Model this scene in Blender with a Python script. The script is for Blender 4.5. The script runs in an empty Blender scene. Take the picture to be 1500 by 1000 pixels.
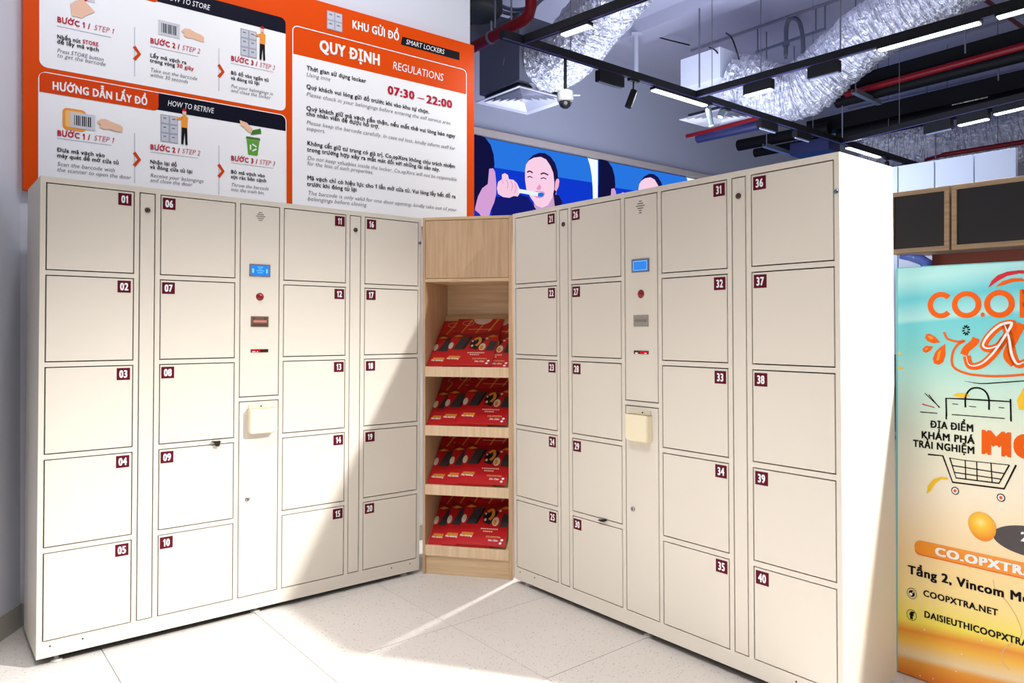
import bpy, bmesh, math, random
from mathutils import Vector, Matrix, noise
from math import sin, cos, pi, radians, sqrt, atan2
random.seed(7)
S = bpy.context.scene
COL = S.collection

# ------------------------------------------------------------------ camera
F = 1085.24; CX = 750.0; CY = 471.48; CH = 1.287
cd = bpy.data.cameras.new('camera'); cam = bpy.data.objects.new('camera', cd); COL.objects.link(cam)
cd.sensor_width = 36.0; cd.sensor_fit = 'HORIZONTAL'; cd.lens = F / 1500 * 36
cd.shift_y = -(500 - CY) / 1500; cd.clip_start = 0.05; cd.clip_end = 100
cam.location = (0, 0, CH); cam.rotation_euler = (radians(90), 0, 0)
S.camera = cam

# ------------------------------------------------------------------ world, lights, exposure
S.view_settings.view_transform = 'Standard'
S.view_settings.look = 'None'
S.view_settings.gamma = 1.0
S.view_settings.use_curve_mapping = False
S.view_settings.exposure = 0.0
w = bpy.data.worlds.new('world'); S.world = w; w.use_nodes = True
w.node_tree.nodes['Background'].inputs[0].default_value = (0.93, 0.95, 1.0, 1)
w.node_tree.nodes['Background'].inputs[1].default_value = 0.25

def lamp(name, kind, loc, target, power, color=(1, 1, 1), size=0.2, size_y=None, cone=None, blend=0.3):
    l = bpy.data.lights.new(name, kind); l.energy = power; l.color = color
    if kind == 'AREA':
        l.size = size
        if size_y: l.shape = 'RECTANGLE'; l.size_y = size_y
    else:
        l.shadow_soft_size = size
    if kind == 'SPOT':
        l.spot_size = radians(cone or 90); l.spot_blend = blend
    o = bpy.data.objects.new(name, l); COL.objects.link(o); o.location = loc
    d = Vector(target) - Vector(loc)
    o.rotation_euler = d.to_track_quat('-Z', 'Y').to_euler()
    return o

WARM = (1.0, 0.97, 0.92)
lamp('key_track_spot', 'SPOT', (3.09, 1.79, 4.00), (-1.3, 2.6, -1.5), 2300, (1, 0.99, 0.965), 0.06, cone=54, blend=1.0)
lamp('front_fill_light', 'AREA', (-0.2, -0.9, 3.0), (-0.1, 3.0, 1.0), 14, WARM, 2.6, 1.0)  # added fill for the locker fronts, not a known fitting
lamp('floor_bounce_fill', 'SPOT', (-0.75, 1.35, 3.4), (-0.35, 1.55, 0.0), 430, (1, 0.985, 0.965), 0.35, cone=88, blend=1.0)  # added spot: floor bounce brightens the lower locker doors
lamp('sign_fill_left', 'SPOT', (-1.0, 2.2, 4.3), (-1.45, 3.6, 2.5), 105, (0.90, 0.94, 1), 0.12, cone=96, blend=1.0)  # added to brighten the left half of the sign
lamp('sign_fill_right', 'SPOT', (-0.15, 2.9, 4.3), (-0.6, 4.25, 2.5), 105, (0.92, 0.95, 1), 0.12, cone=96, blend=1.0)  # likewise added, for the right half of the sign
lamp('banner_fill', 'SPOT', (0.6, 0.9, 3.3), (1.5, 2.5, 0.7), 60, (1, 0.98, 0.95), 0.2, cone=50, blend=1.0)  # added spot that brightens the banner
lamp('rear_track_spot', 'SPOT', (0.70, 4.72, 2.7), (0.0, 3.69, 0.3), 300, (1, 1, 1), 0.04, cone=50, blend=0.3)
lamp('ceiling_fill', 'AREA', (1.5, 6.3, 2.3), (2.3, 7.3, 4.7), 92, (0.76, 0.83, 1.0), 2.4, 2.0)  # added upward fill, hidden behind the lockers, brightens ceiling and ducts
lamp('left_wall_fill', 'SPOT', (-0.6, 2.0, 3.6), (-2.1, 3.0, 2.7), 26, (0.72, 0.82, 1.0), 0.1, cone=50, blend=1.0)  # added bluish spot that brightens the upper left wall

# ------------------------------------------------------------------ surveying helpers: a pixel and a known depth, height or plane give a point
def ray(x, y): return Vector(((x - CX) / F, 1.0, -(y - CY) / F))
ORG = Vector((0, 0, CH))
def at(x, y, Y): return ORG + ray(x, y) * Y
def atz(x, y, z):
    r = ray(x, y); return ORG + r * ((z - CH) / r.z)
class Plane:
    def __init__(s, p, yaw):
        s.p = Vector((p[0], p[1], 0)); s.a = radians(yaw)
        s.d = Vector((cos(s.a), sin(s.a), 0)); s.n = Vector((-sin(s.a), cos(s.a), 0))
    def uv(s, x, y):
        r = ray(x, y); t = ((s.p - ORG).dot(s.n)) / r.dot(s.n); q = ORG + r * t
        return ((q - s.p).dot(s.d), q.z)
    def pts(s, l): return [s.uv(*q) for q in l]

# ------------------------------------------------------------------ materials
MATS = {}
def s2l(c): return tuple(((v / 255) / 12.92 if v / 255 <= .04045 else (((v / 255) + .055) / 1.055) ** 2.4) for v in c)
def mat(name, rgb, rough=0.5, metal=0.0, emit=None, es=1.0, spec=0.5, coat=0.0, bump=None, mott=None):
    """rgb is sRGB 0..255. bump=(scale,strength), mott=(scale,amount)"""
    if name in MATS: return MATS[name]
    m = bpy.data.materials.new(name); m.use_nodes = True; nt = m.node_tree
    b = nt.nodes['Principled BSDF']
    c = (*s2l(rgb), 1)
    b.inputs['Base Color'].default_value = c
    b.inputs['Roughness'].default_value = rough
    b.inputs['Metallic'].default_value = metal
    b.inputs['Specular IOR Level'].default_value = spec
    if coat: b.inputs['Coat Weight'].default_value = coat
    if emit:
        b.inputs['Emission Color'].default_value = (*s2l(emit), 1); b.inputs['Emission Strength'].default_value = es
    if bump or mott:
        tc = nt.nodes.new('ShaderNodeTexCoord')
    if mott:
        n = nt.nodes.new('ShaderNodeTexNoise'); n.inputs['Scale'].default_value = mott[0]; n.inputs['Detail'].default_value = 4
        nt.links.new(tc.outputs['Object'], n.inputs['Vector'])
        mx = nt.nodes.new('ShaderNodeMixRGB'); mx.inputs[1].default_value = c
        mx.inputs[2].default_value = tuple(v * (1 - mott[1]) for v in c[:3]) + (1,)
        nt.links.new(n.outputs['Fac'], mx.inputs[0]); nt.links.new(mx.outputs[0], b.inputs['Base Color'])
    if bump:
        n2 = nt.nodes.new('ShaderNodeTexNoise'); n2.inputs['Scale'].default_value = bump[0]; n2.inputs['Detail'].default_value = 3
        nt.links.new(tc.outputs['Object'], n2.inputs['Vector'])
        bp = nt.nodes.new('ShaderNodeBump'); bp.inputs['Strength'].default_value = bump[1]; bp.inputs['Distance'].default_value = 0.002
        nt.links.new(n2.outputs['Fac'], bp.inputs['Height']); nt.links.new(bp.outputs[0], b.inputs['Normal'])
    MATS[name] = m
    return m
def emis(name, rgb, s=1.0):
    if name in MATS: return MATS[name]
    m = bpy.data.materials.new(name); m.use_nodes = True; nt = m.node_tree; nt.nodes.clear()
    e = nt.nodes.new('ShaderNodeEmission'); o = nt.nodes.new('ShaderNodeOutputMaterial')
    e.inputs[0].default_value = (*s2l(rgb), 1); e.inputs[1].default_value = s
    nt.links.new(e.outputs[0], o.inputs[0]); MATS[name] = m; return m

PAINT = mat('locker_paint', (223, 215, 202), 0.38, spec=0.4, bump=(900, .08), mott=(1.5, .03))
DARKGAP = mat('gap_shade', (40, 34, 30), 0.7)  # near-black standing in for shade behind the doors
MAROON = mat('maroon_plate', (92, 10, 32), 0.5, spec=.15)
WHITE = mat('white_print', (245, 244, 246), 0.5)
STEEL = mat('brushed_steel', (170, 168, 165), 0.3, metal=0.9)
BLACK = mat('black_plastic', (18, 18, 20), 0.4)
BLACKPRINT = mat('black_print', (22, 22, 26), 0.6, spec=.12)
BLACKMETAL = mat('black_metal', (12, 12, 16), 0.45, spec=0.3)
CREAM = mat('cream_plastic', (238, 226, 196), 0.4)
BEIGEW = mat('painted_wall', (214, 216, 226), 0.6, mott=(1.2, .04))
ORANGE = mat('orange_vinyl', (222, 74, 4), 0.45, spec=.12)
ORANGE2 = mat('deep_orange_vinyl', (214, 66, 10), 0.45, spec=.12)
NAVY = mat('navy_vinyl', (16, 16, 34), 0.45, spec=.12)
REDP = mat('red_print', (190, 20, 50), 0.5, spec=.12)
GREYP = mat('grey_print', (92, 92, 104), 0.6, spec=.12)
SKINP = mat('skin_print', (238, 190, 160), 0.5)
SILVERP = mat('silver_print', (160, 162, 176), 0.5)
GREENP = mat('green_print', (88, 160, 40), 0.5)
PIPE_RED = mat('red_pipe_paint', (104, 6, 18), 0.4, spec=.2)

def wood_mat(name, c1, c2, axis='z', scale=1.0):
    m = bpy.data.materials.new(name); m.use_nodes = True; nt = m.node_tree; b = nt.nodes['Principled BSDF']
    tc = nt.nodes.new('ShaderNodeTexCoord'); mp = nt.nodes.new('ShaderNodeMapping')
    mp.inputs['Scale'].default_value = {'z': (26, 26, 1.4), 'x': (1.4, 26, 26)}[axis]
    n = nt.nodes.new('ShaderNodeTexNoise'); n.inputs['Scale'].default_value = 2.2 * scale; n.inputs['Detail'].default_value = 6; n.inputs['Distortion'].default_value = .6
    r = nt.nodes.new('ShaderNodeValToRGB'); r.color_ramp.elements[0].position = .3; r.color_ramp.elements[1].position = .72
    r.color_ramp.elements[0].color = (*s2l(c1), 1); r.color_ramp.elements[1].color = (*s2l(c2), 1)
    nt.links.new(tc.outputs['Object'], mp.inputs[0]); nt.links.new(mp.outputs[0], n.inputs['Vector']); nt.links.new(n.outputs['Fac'], r.inputs[0])
    nt.links.new(r.outputs[0], b.inputs['Base Color']); b.inputs['Roughness'].default_value = .45
    MATS[name] = m; return m
WOOD = wood_mat('oak_laminate_upright', (186, 150, 114), (210, 177, 141), 'z')
WOODL = wood_mat('oak_laminate_pale', (218, 186, 148), (236, 208, 172), 'z')
WOODX = wood_mat('oak_laminate_level', (204, 170, 128), (228, 200, 162), 'x')

def terrazzo():
    m = bpy.data.materials.new('white_terrazzo'); m.use_nodes = True; nt = m.node_tree; b = nt.nodes['Principled BSDF']
    gm = nt.nodes.new('ShaderNodeNewGeometry')
    base = (*s2l((216, 210, 204)), 1)
    n = nt.nodes.new('ShaderNodeTexNoise'); n.inputs['Scale'].default_value = 2.0; n.inputs['Detail'].default_value = 5
    mx = nt.nodes.new('ShaderNodeMixRGB'); mx.inputs[1].default_value = base; mx.inputs[2].default_value = (*s2l((204, 197, 190)), 1)
    nt.links.new(gm.outputs['Position'], n.inputs['Vector']); nt.links.new(n.outputs['Fac'], mx.inputs[0])
    last = mx.outputs[0]
    for sc, th, c in ((70, .16, (120, 104, 90)), (150, .20, (165, 150, 136)), (38, .09, (92, 78, 66))):
        v = nt.nodes.new('ShaderNodeTexVoronoi'); v.inputs['Scale'].default_value = sc
        nt.links.new(gm.outputs['Position'], v.inputs['Vector'])
        wn = nt.nodes.new('ShaderNodeTexWhiteNoise'); nt.links.new(v.outputs['Position'], wn.inputs['Vector'])
        c1 = nt.nodes.new('ShaderNodeMath'); c1.operation = 'LESS_THAN'; c1.inputs[1].default_value = th; nt.links.new(v.outputs['Distance'], c1.inputs[0])
        c2 = nt.nodes.new('ShaderNodeMath'); c2.operation = 'LESS_THAN'; c2.inputs[1].default_value = .6; nt.links.new(wn.outputs['Value'], c2.inputs[0])
        ml = nt.nodes.new('ShaderNodeMath'); ml.operation = 'MULTIPLY'; nt.links.new(c1.outputs[0], ml.inputs[0]); nt.links.new(c2.outputs[0], ml.inputs[1])
        ms = nt.nodes.new('ShaderNodeMath'); ms.operation = 'MULTIPLY'; ms.inputs[1].default_value = .85; nt.links.new(ml.outputs[0], ms.inputs[0])
        m2 = nt.nodes.new('ShaderNodeMixRGB'); m2.inputs[2].default_value = (*s2l(c), 1)
        nt.links.new(ms.outputs[0], m2.inputs[0]); nt.links.new(last, m2.inputs[1]); last = m2.outputs[0]
    nt.links.new(last, b.inputs['Base Color']); b.inputs['Roughness'].default_value = .42
    return m
TERR = terrazzo()

def foil():
    m = bpy.data.materials.new('crumpled_foil'); m.use_nodes = True; nt = m.node_tree; b = nt.nodes['Principled BSDF']
    b.inputs['Base Color'].default_value = (.70, .71, .80, 1); b.inputs['Metallic'].default_value = .6; b.inputs['Roughness'].default_value = .32
    tc = nt.nodes.new('ShaderNodeTexCoord')
    v = nt.nodes.new('ShaderNodeTexVoronoi'); v.inputs['Scale'].default_value = 17; v.feature = 'F1'
    n = nt.nodes.new('ShaderNodeTexNoise'); n.inputs['Scale'].default_value = 26; n.inputs['Detail'].default_value = 4; n.inputs['Distortion'].default_value = 1.5
    ad = nt.nodes.new('ShaderNodeMath'); ad.operation = 'ADD'
    bp = nt.nodes.new('ShaderNodeBump'); bp.inputs['Strength'].default_value = .9; bp.inputs['Distance'].default_value = .03
    nt.links.new(tc.outputs['Object'], v.inputs['Vector']); nt.links.new(tc.outputs['Object'], n.inputs['Vector'])
    nt.links.new(v.outputs['Distance'], ad.inputs[0]); nt.links.new(n.outputs['Fac'], ad.inputs[1])
    nt.links.new(ad.outputs[0], bp.inputs['Height']); nt.links.new(bp.outputs[0], b.inputs['Normal'])
    return m
FOIL = foil()

# ------------------------------------------------------------------ mesh building
class MB:
    def __init__(s): s.v = []; s.f = []; s.smooth = []
    def add(s, vs, fs, sm=False):
        o = len(s.v); s.v += [tuple(p) for p in vs]; s.f += [tuple(i + o for i in f) for f in fs]; s.smooth += [sm] * len(fs); return s
    def box(s, x0, x1, y0, y1, z0, z1):
        return s.add([(x0,y0,z0),(x1,y0,z0),(x1,y1,z0),(x0,y1,z0),(x0,y0,z1),(x1,y0,z1),(x1,y1,z1),(x0,y1,z1)],
              [(0,3,2,1),(4,5,6,7),(0,1,5,4),(1,2,6,5),(2,3,7,6),(3,0,4,7)])
    def bbox(s, x0, x1, y0, y1, z0, z1, b=0.002):
        """box with chamfered front (y0) face edges"""
        vs = [(x0+b,y0,z0+b),(x1-b,y0,z0+b),(x1-b,y0,z1-b),(x0+b,y0,z1-b),(x0,y0+b,z0),(x1,y0+b,z0),(x1,y0+b,z1),(x0,y0+b,z1),(x0,y1,z0),(x1,y1,z0),(x1,y1,z1),(x0,y1,z1)]
        return s.add(vs, [(0,1,2,3),(0,4,5,1),(1,5,6,2),(2,6,7,3),(3,7,4,0),(4,8,9,5),(5,9,10,6),(6,10,11,7),(7,11,8,4),(8,11,10,9)])
    def beam(s, p, q, wd, ht, up=(0,0,1)):
        p = Vector(p); q = Vector(q); d = (q-p).normalized(); sd = d.cross(Vector(up)).normalized(); u = sd.cross(d)
        vs = []
        for c in (p, q):
            for a, b in ((-1,-1),(1,-1),(1,1),(-1,1)): vs.append(c + sd*a*wd/2 + u*b*ht/2)
        return s.add(vs, [(0,1,2,3),(7,6,5,4),(0,4,5,1),(1,5,6,2),(2,6,7,3),(3,7,4,0)])
    def tube(s, path, rad, n=16, cap=True, rfun=None, sm=True):
        path = [Vector(p) for p in path]; N = len(path)
        if not hasattr(rad, '__len__'): rad = [rad]*N
        t0 = (path[1]-path[0]).normalized(); ref = Vector((0,0,1)) if abs(t0.z) < .9 else Vector((1,0,0))
        a = t0.cross(ref).normalized(); vs = []
        for i in range(N):
            t = (path[min(i+1,N-1)]-path[max(i-1,0)]).normalized()
            a = (a - t*a.dot(t)).normalized(); b = t.cross(a)
            for k in range(n):
                an = 2*pi*k/n; r = rad[i]*(rfun(i,k) if rfun else 1)
                vs.append(path[i] + a*cos(an)*r + b*sin(an)*r)
        fs = [(i*n+k, i*n+(k+1)%n, (i+1)*n+(k+1)%n, (i+1)*n+k) for i in range(N-1) for k in range(n)]
        s.add(vs, fs, sm)
        if cap: s.add(vs[:n], [tuple(range(n))[::-1]]); s.add(vs[-n:], [tuple(range(n))])
        return s
    def cyl(s, p, q, r, n=16, r2=None): return s.tube([p, q], [r, r if r2 is None else r2], n)
    def lathe(s, c, prof, n=24, axis='z'):
        c = Vector(c); vs = []
        for r, h in prof:
            for k in range(n):
                an = 2*pi*k/n
                vs.append(c + (Vector((r*cos(an), r*sin(an), h)) if axis == 'z' else Vector((r*cos(an), h, r*sin(an)))))
        P = len(prof)
        return s.add(vs, [(i*n+k, i*n+(k+1)%n, (i+1)*n+(k+1)%n, (i+1)*n+k) for i in range(P-1) for k in range(n)], True)
    def slab(s, pts, y0, y1):
        """prism: outline pts (x,z) from y0 (front) to y1 (back)"""
        n = len(pts)
        vs = [(x,y0,z) for x,z in pts] + [(x,y1,z) for x,z in pts]
        return s.add(vs, [tuple(range(n)), tuple(range(2*n-1,n-1,-1))] + [(i,(i+1)%n,n+(i+1)%n,n+i) for i in range(n)])
    # flat print, drawn on the local x-z plane at depth y
    def poly(s, pts, y): return s.add([(x,y,z) for x,z in pts], [tuple(range(len(pts)))])
    def rect(s, x0, x1, z0, z1, y): return s.poly([(x0,z0),(x1,z0),(x1,z1),(x0,z1)], y)
    def ell(s, cx, cz, rx, rz, y, n=28, rot=0):
        return s.poly([(cx+rx*cos(a)*cos(rot)-rz*sin(a)*sin(rot), cz+rx*cos(a)*sin(rot)+rz*sin(a)*cos(rot)) for a in (2*pi*k/n for k in range(n))], y)
    def stroke(s, pts, wd, y, smooth=False, taper=False, closed=False):
        if smooth: pts = catmull(pts, 8)
        if closed: pts = list(pts) + [pts[0], pts[1]]
        P = [Vector(p) for p in pts]; n = len(P); L = []; R = []
        for i in range(n):
            d = (P[min(i+1,n-1)] - P[max(i-1,0)]); d = d.normalized() if d.length > 1e-9 else Vector((1,0))
            nn = Vector((-d.y, d.x)); ww = wd/2*((sin(pi*min(max(i/(n-1),.03),.97)))**.6 if taper else 1)
            L.append(P[i]+nn*ww); R.append(P[i]-nn*ww)
        vs = [(p.x,y,p.y) for p in L] + [(p.x,y,p.y) for p in R]
        return s.add(vs, [(i, n+i, n+i+1, i+1) for i in range(n-1)])
    def rrect(s, x0, x1, z0, z1, r, y, k=5, corners=(1,1,1,1)):
        return s.poly(rr_pts(x0,x1,z0,z1,r,k,corners), y)
    def ring(s, outer, inner, y):
        n = len(outer); vs = [(x,y,z) for x,z in outer]+[(x,y,z) for x,z in inner]
        return s.add(vs, [(i,(i+1)%n,n+(i+1)%n,n+i) for i in range(n)])
    def build(s, name, m, parent=None, loc=None, rot=None):
        me = bpy.data.meshes.new(name); me.from_pydata(s.v, [], s.f); me.update()
        me.polygons.foreach_set('use_smooth', s.smooth); me.materials.append(m)
        bm = bmesh.new(); bm.from_mesh(me); bmesh.ops.recalc_face_normals(bm, faces=[f for f in bm.faces]) if not getattr(s, 'flat', False) else None
        bm.to_mesh(me); bm.free()
        o = bpy.data.objects.new(name, me); COL.objects.link(o)
        if parent: o.parent = parent
        if loc is not None: o.location = loc
        if rot is not None: o.rotation_euler = rot
        return o
def rr_pts(x0,x1,z0,z1,r,k=5,corners=(1,1,1,1)):
    out = []
    for (cx,cz,a0,on) in ((x0+r,z0+r,pi,corners[0]),(x1-r,z0+r,1.5*pi,corners[1]),(x1-r,z1-r,0,corners[2]),(x0+r,z1-r,.5*pi,corners[3])):
        if on: out += [(cx+r*cos(a0+pi/2*i/k), cz+r*sin(a0+pi/2*i/k)) for i in range(k+1)]
        else: out += [(cx + r*(1 if cx > (x0+x1)/2 else -1), cz + r*(1 if cz > (z0+z1)/2 else -1))]*(k+1)
    return out
def catmull(p, n):
    p = [Vector(q) for q in p]; P = [p[0]*2-p[1]] + p + [p[-1]*2-p[-2]]; out = []
    for i in range(1, len(P)-2):
        for k in range(n):
            t = k/n
            out.append(.5*((2*P[i])+(P[i+1]-P[i-1])*t+(2*P[i-1]-5*P[i]+4*P[i+1]-P[i+2])*t*t+(3*P[i]-P[i-1]-3*P[i+1]+P[i+2])*t**3))
    return out + [p[-1]]
def flatmb():
    m = MB(); m.flat = True; return m
def tag(o, label=None, cat=None, group=None, kind=None):
    if label: o['label'] = label
    if cat: o['category'] = cat
    if group: o['group'] = group
    if kind: o['kind'] = kind
    return o
def empty(name, loc, rot=(0,0,0), label=None, cat=None, group=None):
    o = bpy.data.objects.new(name, None); COL.objects.link(o); o.location = loc; o.rotation_euler = rot; o.empty_display_size = .1
    return tag(o, label, cat, group)
def copy_part(src, parent, loc=None):
    c = src.copy(); COL.objects.link(c); c.parent = parent
    if loc is not None: c.location = loc
    return c

# ------------------------------------------------------------------ lettering: glyph outlines of the built-in font, laid out as flat print
GL = {}
BASE = {'Ơ':'O','Ớ':'Ó','Ờ':'Ò','Ở':'Ỏ','Ỡ':'Õ','Ợ':'Ọ','ơ':'o','ớ':'ó','ờ':'ò','ở':'ỏ','ỡ':'õ','ợ':'ọ','Đ':'D','đ':'d'}
def _geo(ch, bold, sh, res):
    c = bpy.data.curves.new('glyph', 'FONT'); c.body = ch; c.offset = bold; c.shear = sh; c.resolution_u = res
    o = bpy.data.objects.new('glyph', c); COL.objects.link(o)
    me = bpy.data.meshes.new_from_object(o)
    vs = [(v.co.x, v.co.y) for v in me.vertices]; fs = [tuple(p.vertices) for p in me.polygons]
    bpy.data.meshes.remove(me); bpy.data.objects.remove(o); bpy.data.curves.remove(c)
    return vs, fs
def glyph(ch, bold, sh, res):
    k = (ch, bold, sh, res)
    if k in GL: return GL[k]
    b = BASE.get(ch, ch)
    ki = ('|I', bold, sh, res)
    if ki not in GL: GL[ki] = max(v[0] for v in _geo('I', bold, 0, res)[0])
    adv = max(v[0] for v in _geo(b + 'I', bold, 0, res)[0]) - GL[ki]
    vs, fs = ([], []) if ch == ' ' else _geo(b, bold, sh, res)
    if ch == '1':
        q = [(.19,0),(.285,0),(.285,.69),(.21,.69),(.165,.62),(.07,.57),(.07,.49),(.19,.53)]
        vs = [(x_+sh*y_, y_) for x_, y_ in q]; fs = [(0,1,2,3,4,7),(4,5,6,7)]; adv = .40
    if ch in BASE:
        if ch not in 'Đđ':
            up = ch.isupper(); h = .69 if up else .47
            plain, _ = _geo('O' if up else 'o', bold, 0, res)
            xm = max(v[0] for v in plain); ym = max(v[1] for v in plain)
            t = .055 + bold
            q = [(xm-.16*(1 if up else .8), ym-.03), (xm-.05, ym-.12), (xm+.07+t, ym+.02), (xm+.07+t, ym+.12), (xm+.07-t*.3, ym+.12), (xm+.05-t*.3, ym+.03)]
            adv += .05
        else:
            xs = [v[0] for v in vs]; x0, x1 = min(xs), max(xs); t = .03 + bold
            q = [(x0-.07, .35-t), (x0+.27, .35-t), (x0+.27, .35+t), (x0-.07, .35+t)] if ch == 'Đ' else [(x1-.26, .60-t), (x1+.06, .60-t), (x1+.06, .60+t), (x1-.26, .60+t)]
        o = len(vs); vs = vs + [(x + sh*y, y) for x, y in q]; fs = fs + [tuple(range(o, o+len(q)))]
    GL[k] = (vs, fs, adv); return GL[k]
CAPH = .69
def text(mb, s, x, z, y, cap, width=None, bold=0.0, shear=0.0, align='l', cond=1.0, res=3, track=0.0, slope=0.0):
    # weight: light and regular come from the font outline, bold from a few slightly shifted impressions
    off = min(bold, 0); b = max(0, bold)*1.15; track += b*1.3
    g = [glyph(c, off, shear, res) for c in s]; tot = sum(q[2] + track for q in g)
    imp = [(0, 0)] if b <= 0 else [(-b, -b*.5), (b, -b*.5), (-b, b*.5), (b, b*.5)] + ([(0, 0)] if b > .035 else [])
    sy = cap / CAPH; sx = width/tot if width else sy*cond
    if align == 'r': x -= tot*sx
    if align == 'c': x -= tot*sx/2
    cur = 0
    for vs, fs, adv in g:
        for li, (ox, oy) in enumerate(imp): mb.add([(x+(cur+track/2+vx+ox)*sx, y-.00012*li, z+(vy+oy)*sy) for vx, vy in vs], fs)
        cur += adv + track
    return tot*sx

# ================================================================== THE SETTING
A = 39.09; dA = Vector((cos(radians(A)), sin(radians(A)), 0)); dB = Vector((dA.y, -dA.x, 0))   # along left wall / along right bank (towards the camera)
# floor: slab with individual tiles
fl = MB().box(-6, 13, -4, 17, -0.12, -0.012).build('floor', mat('tile_grout', (150, 142, 134), .8)); tag(fl, 'white speckled terrazzo tile floor', kind='structure')
TS = .60; e0 = -1.999; w0 = 1.784
tile = MB(); hs = TS/2 - .0013
tile.add([(-hs,-hs,-.012),(hs,-hs,-.012),(hs,hs,-.012),(-hs,hs,-.012),(-hs,-hs,-.001),(hs,-hs,-.001),(hs,hs,-.001),(-hs,hs,-.001),
          (-hs+.001,-hs+.001,0),(hs-.001,-hs+.001,0),(hs-.001,hs-.001,0),(-hs+.001,hs-.001,0)],
         [(0,1,5,4),(1,2,6,5),(2,3,7,6),(3,0,4,7),(4,5,9,8),(5,6,10,9),(6,7,11,10),(7,4,8,11),(8,9,10,11)])
t0 = None
for i in range(-8, 12):
    for j in range(-5, 9):
        ce = e0 + (j+.5)*TS; cw = w0 + (i+.5)*TS
        p = dA*cw + dB*ce
        if p.y < -.9 or p.y > 9.5 or abs(p.x) > 4.2: continue
        if t0 is None: t0 = tile.build('floor_tile', TERR, fl); o = t0
        else: o = copy_part(t0, fl)
        o.location = (p.x, p.y, 0); o.rotation_euler = (0, 0, radians(A))
# plain terrazzo beyond the tiled view
far = MB()
# walls
SIGN = Plane((-2.06, 3.125), A - .3)
WB = Plane((SIGN.p + SIGN.n*.03).to_2d(), A - .3)
uR = SIGN.uv(694.5, 200)[0]
ZC = 4.7
wbk = MB().box(-.06, uR-.01, 0, .16, -.0, ZC).build('wall_back', BEIGEW, None, (WB.p.x, WB.p.y, 0), (0,0,WB.a)); tag(wbk, 'pale partition wall behind the orange sign', kind='structure')
cor = WB.p - WB.d*.05
MB().box(0, uR-.06, -.012, 0, 0, .09).build('baseboard_back', mat('grey_skirting', (170, 165, 158), .5), None, (WB.p.x, WB.p.y, 0), (0,0,WB.a))['kind'] = 'structure'
lw_yaw = atan2(1.2 - 3.11, -1.93 + 2.085)
L0 = Vector((-2.085, 3.13, 0)); lwd = Vector((.155, -1.95, 0)).normalized(); la = atan2(lwd.y, lwd.x)
shade_block = MB().box(.62, 2.3, 0, .24, 0, ZC).build('wall_left', BEIGEW, None, L0, (0,0,la)); tag(shade_block, 'added block outside the frame that shades the left wall niche', kind='structure')  # unseen block added to keep light off the niche beside the lockers
wl = MB().box(-.1, 2.4, -.16, 0, 0, ZC).build('wall_left', BEIGEW, None, L0, (0,0,la)); wl['kind'] = 'structure'
MB().box(0, 2.4, 0, .014, 0, .10).build('baseboard_left', MATS['grey_skirting'], None, L0, (0,0,la))['kind'] = 'structure'
# far wall with the LED screen
FW = Plane((-.4056, 8.0), A)
uL = -3.0; uE = 19
wf = MB().box(uL, uE, .12, .35, 0, ZC).build('wall_far', mat('far_wall_paint', (186, 190, 208), .6, mott=(.8, .06)), None, (FW.p.x, FW.p.y, 0), (0,0,FW.a)); wf['kind'] = 'structure'
tz1 = FW.uv(696, 184.6)[1]; tz0 = FW.uv(696, 195.8)[1]
tr = MB().bbox(uL, uE-3, .0, .12, tz0, tz1, .01).build('trim_1', mat('beige_trim', (200, 188, 182), .5), None, (FW.p.x, FW.p.y, 0), (0,0,FW.a)); tag(tr, 'beige band running above the LED screen', kind='structure')
# right side wall beyond, and ceiling slab
ce = MB().box(-6, 14, -4, 20, ZC, ZC+.2).build('ceiling', mat('ceiling_paint', (196, 196, 214), .7, mott=(.5, .12)), None); tag(ce, 'bare pale ceiling slab with exposed services', kind='structure')
def cbeam(p, q, wd, ht, m=None): return MB().beam(p, q, wd, ht).build('beam', m or MATS['ceiling_paint'], ce)
p1 = atz(914, 66, 4.55); p2 = atz(1100, -6, 4.55); dd = (p2-p1)
cbeam(p1+Vector((0,0,.08)), p1+dd*2.6+Vector((0,0,.08)), .30, .16)
p1 = atz(560, -60, 4.3); 
cbeam(at(640, 30, 7.6), at(760, 62, 7.6)+Vector((0,0,0)), .5, .22, mat('dim_concrete', (120, 118, 124), .8))
# ceiling joints: shallow panels
for k in range(5):
    q = Vector((.4, 5.2, ZC-.02)) + dA*(k*2.0)
    MB().beam(q - dB*2 , q + dB*5, .02, .02).build('joint_strip', mat('joint_grey', (140,140,156), .7), ce)

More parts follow.
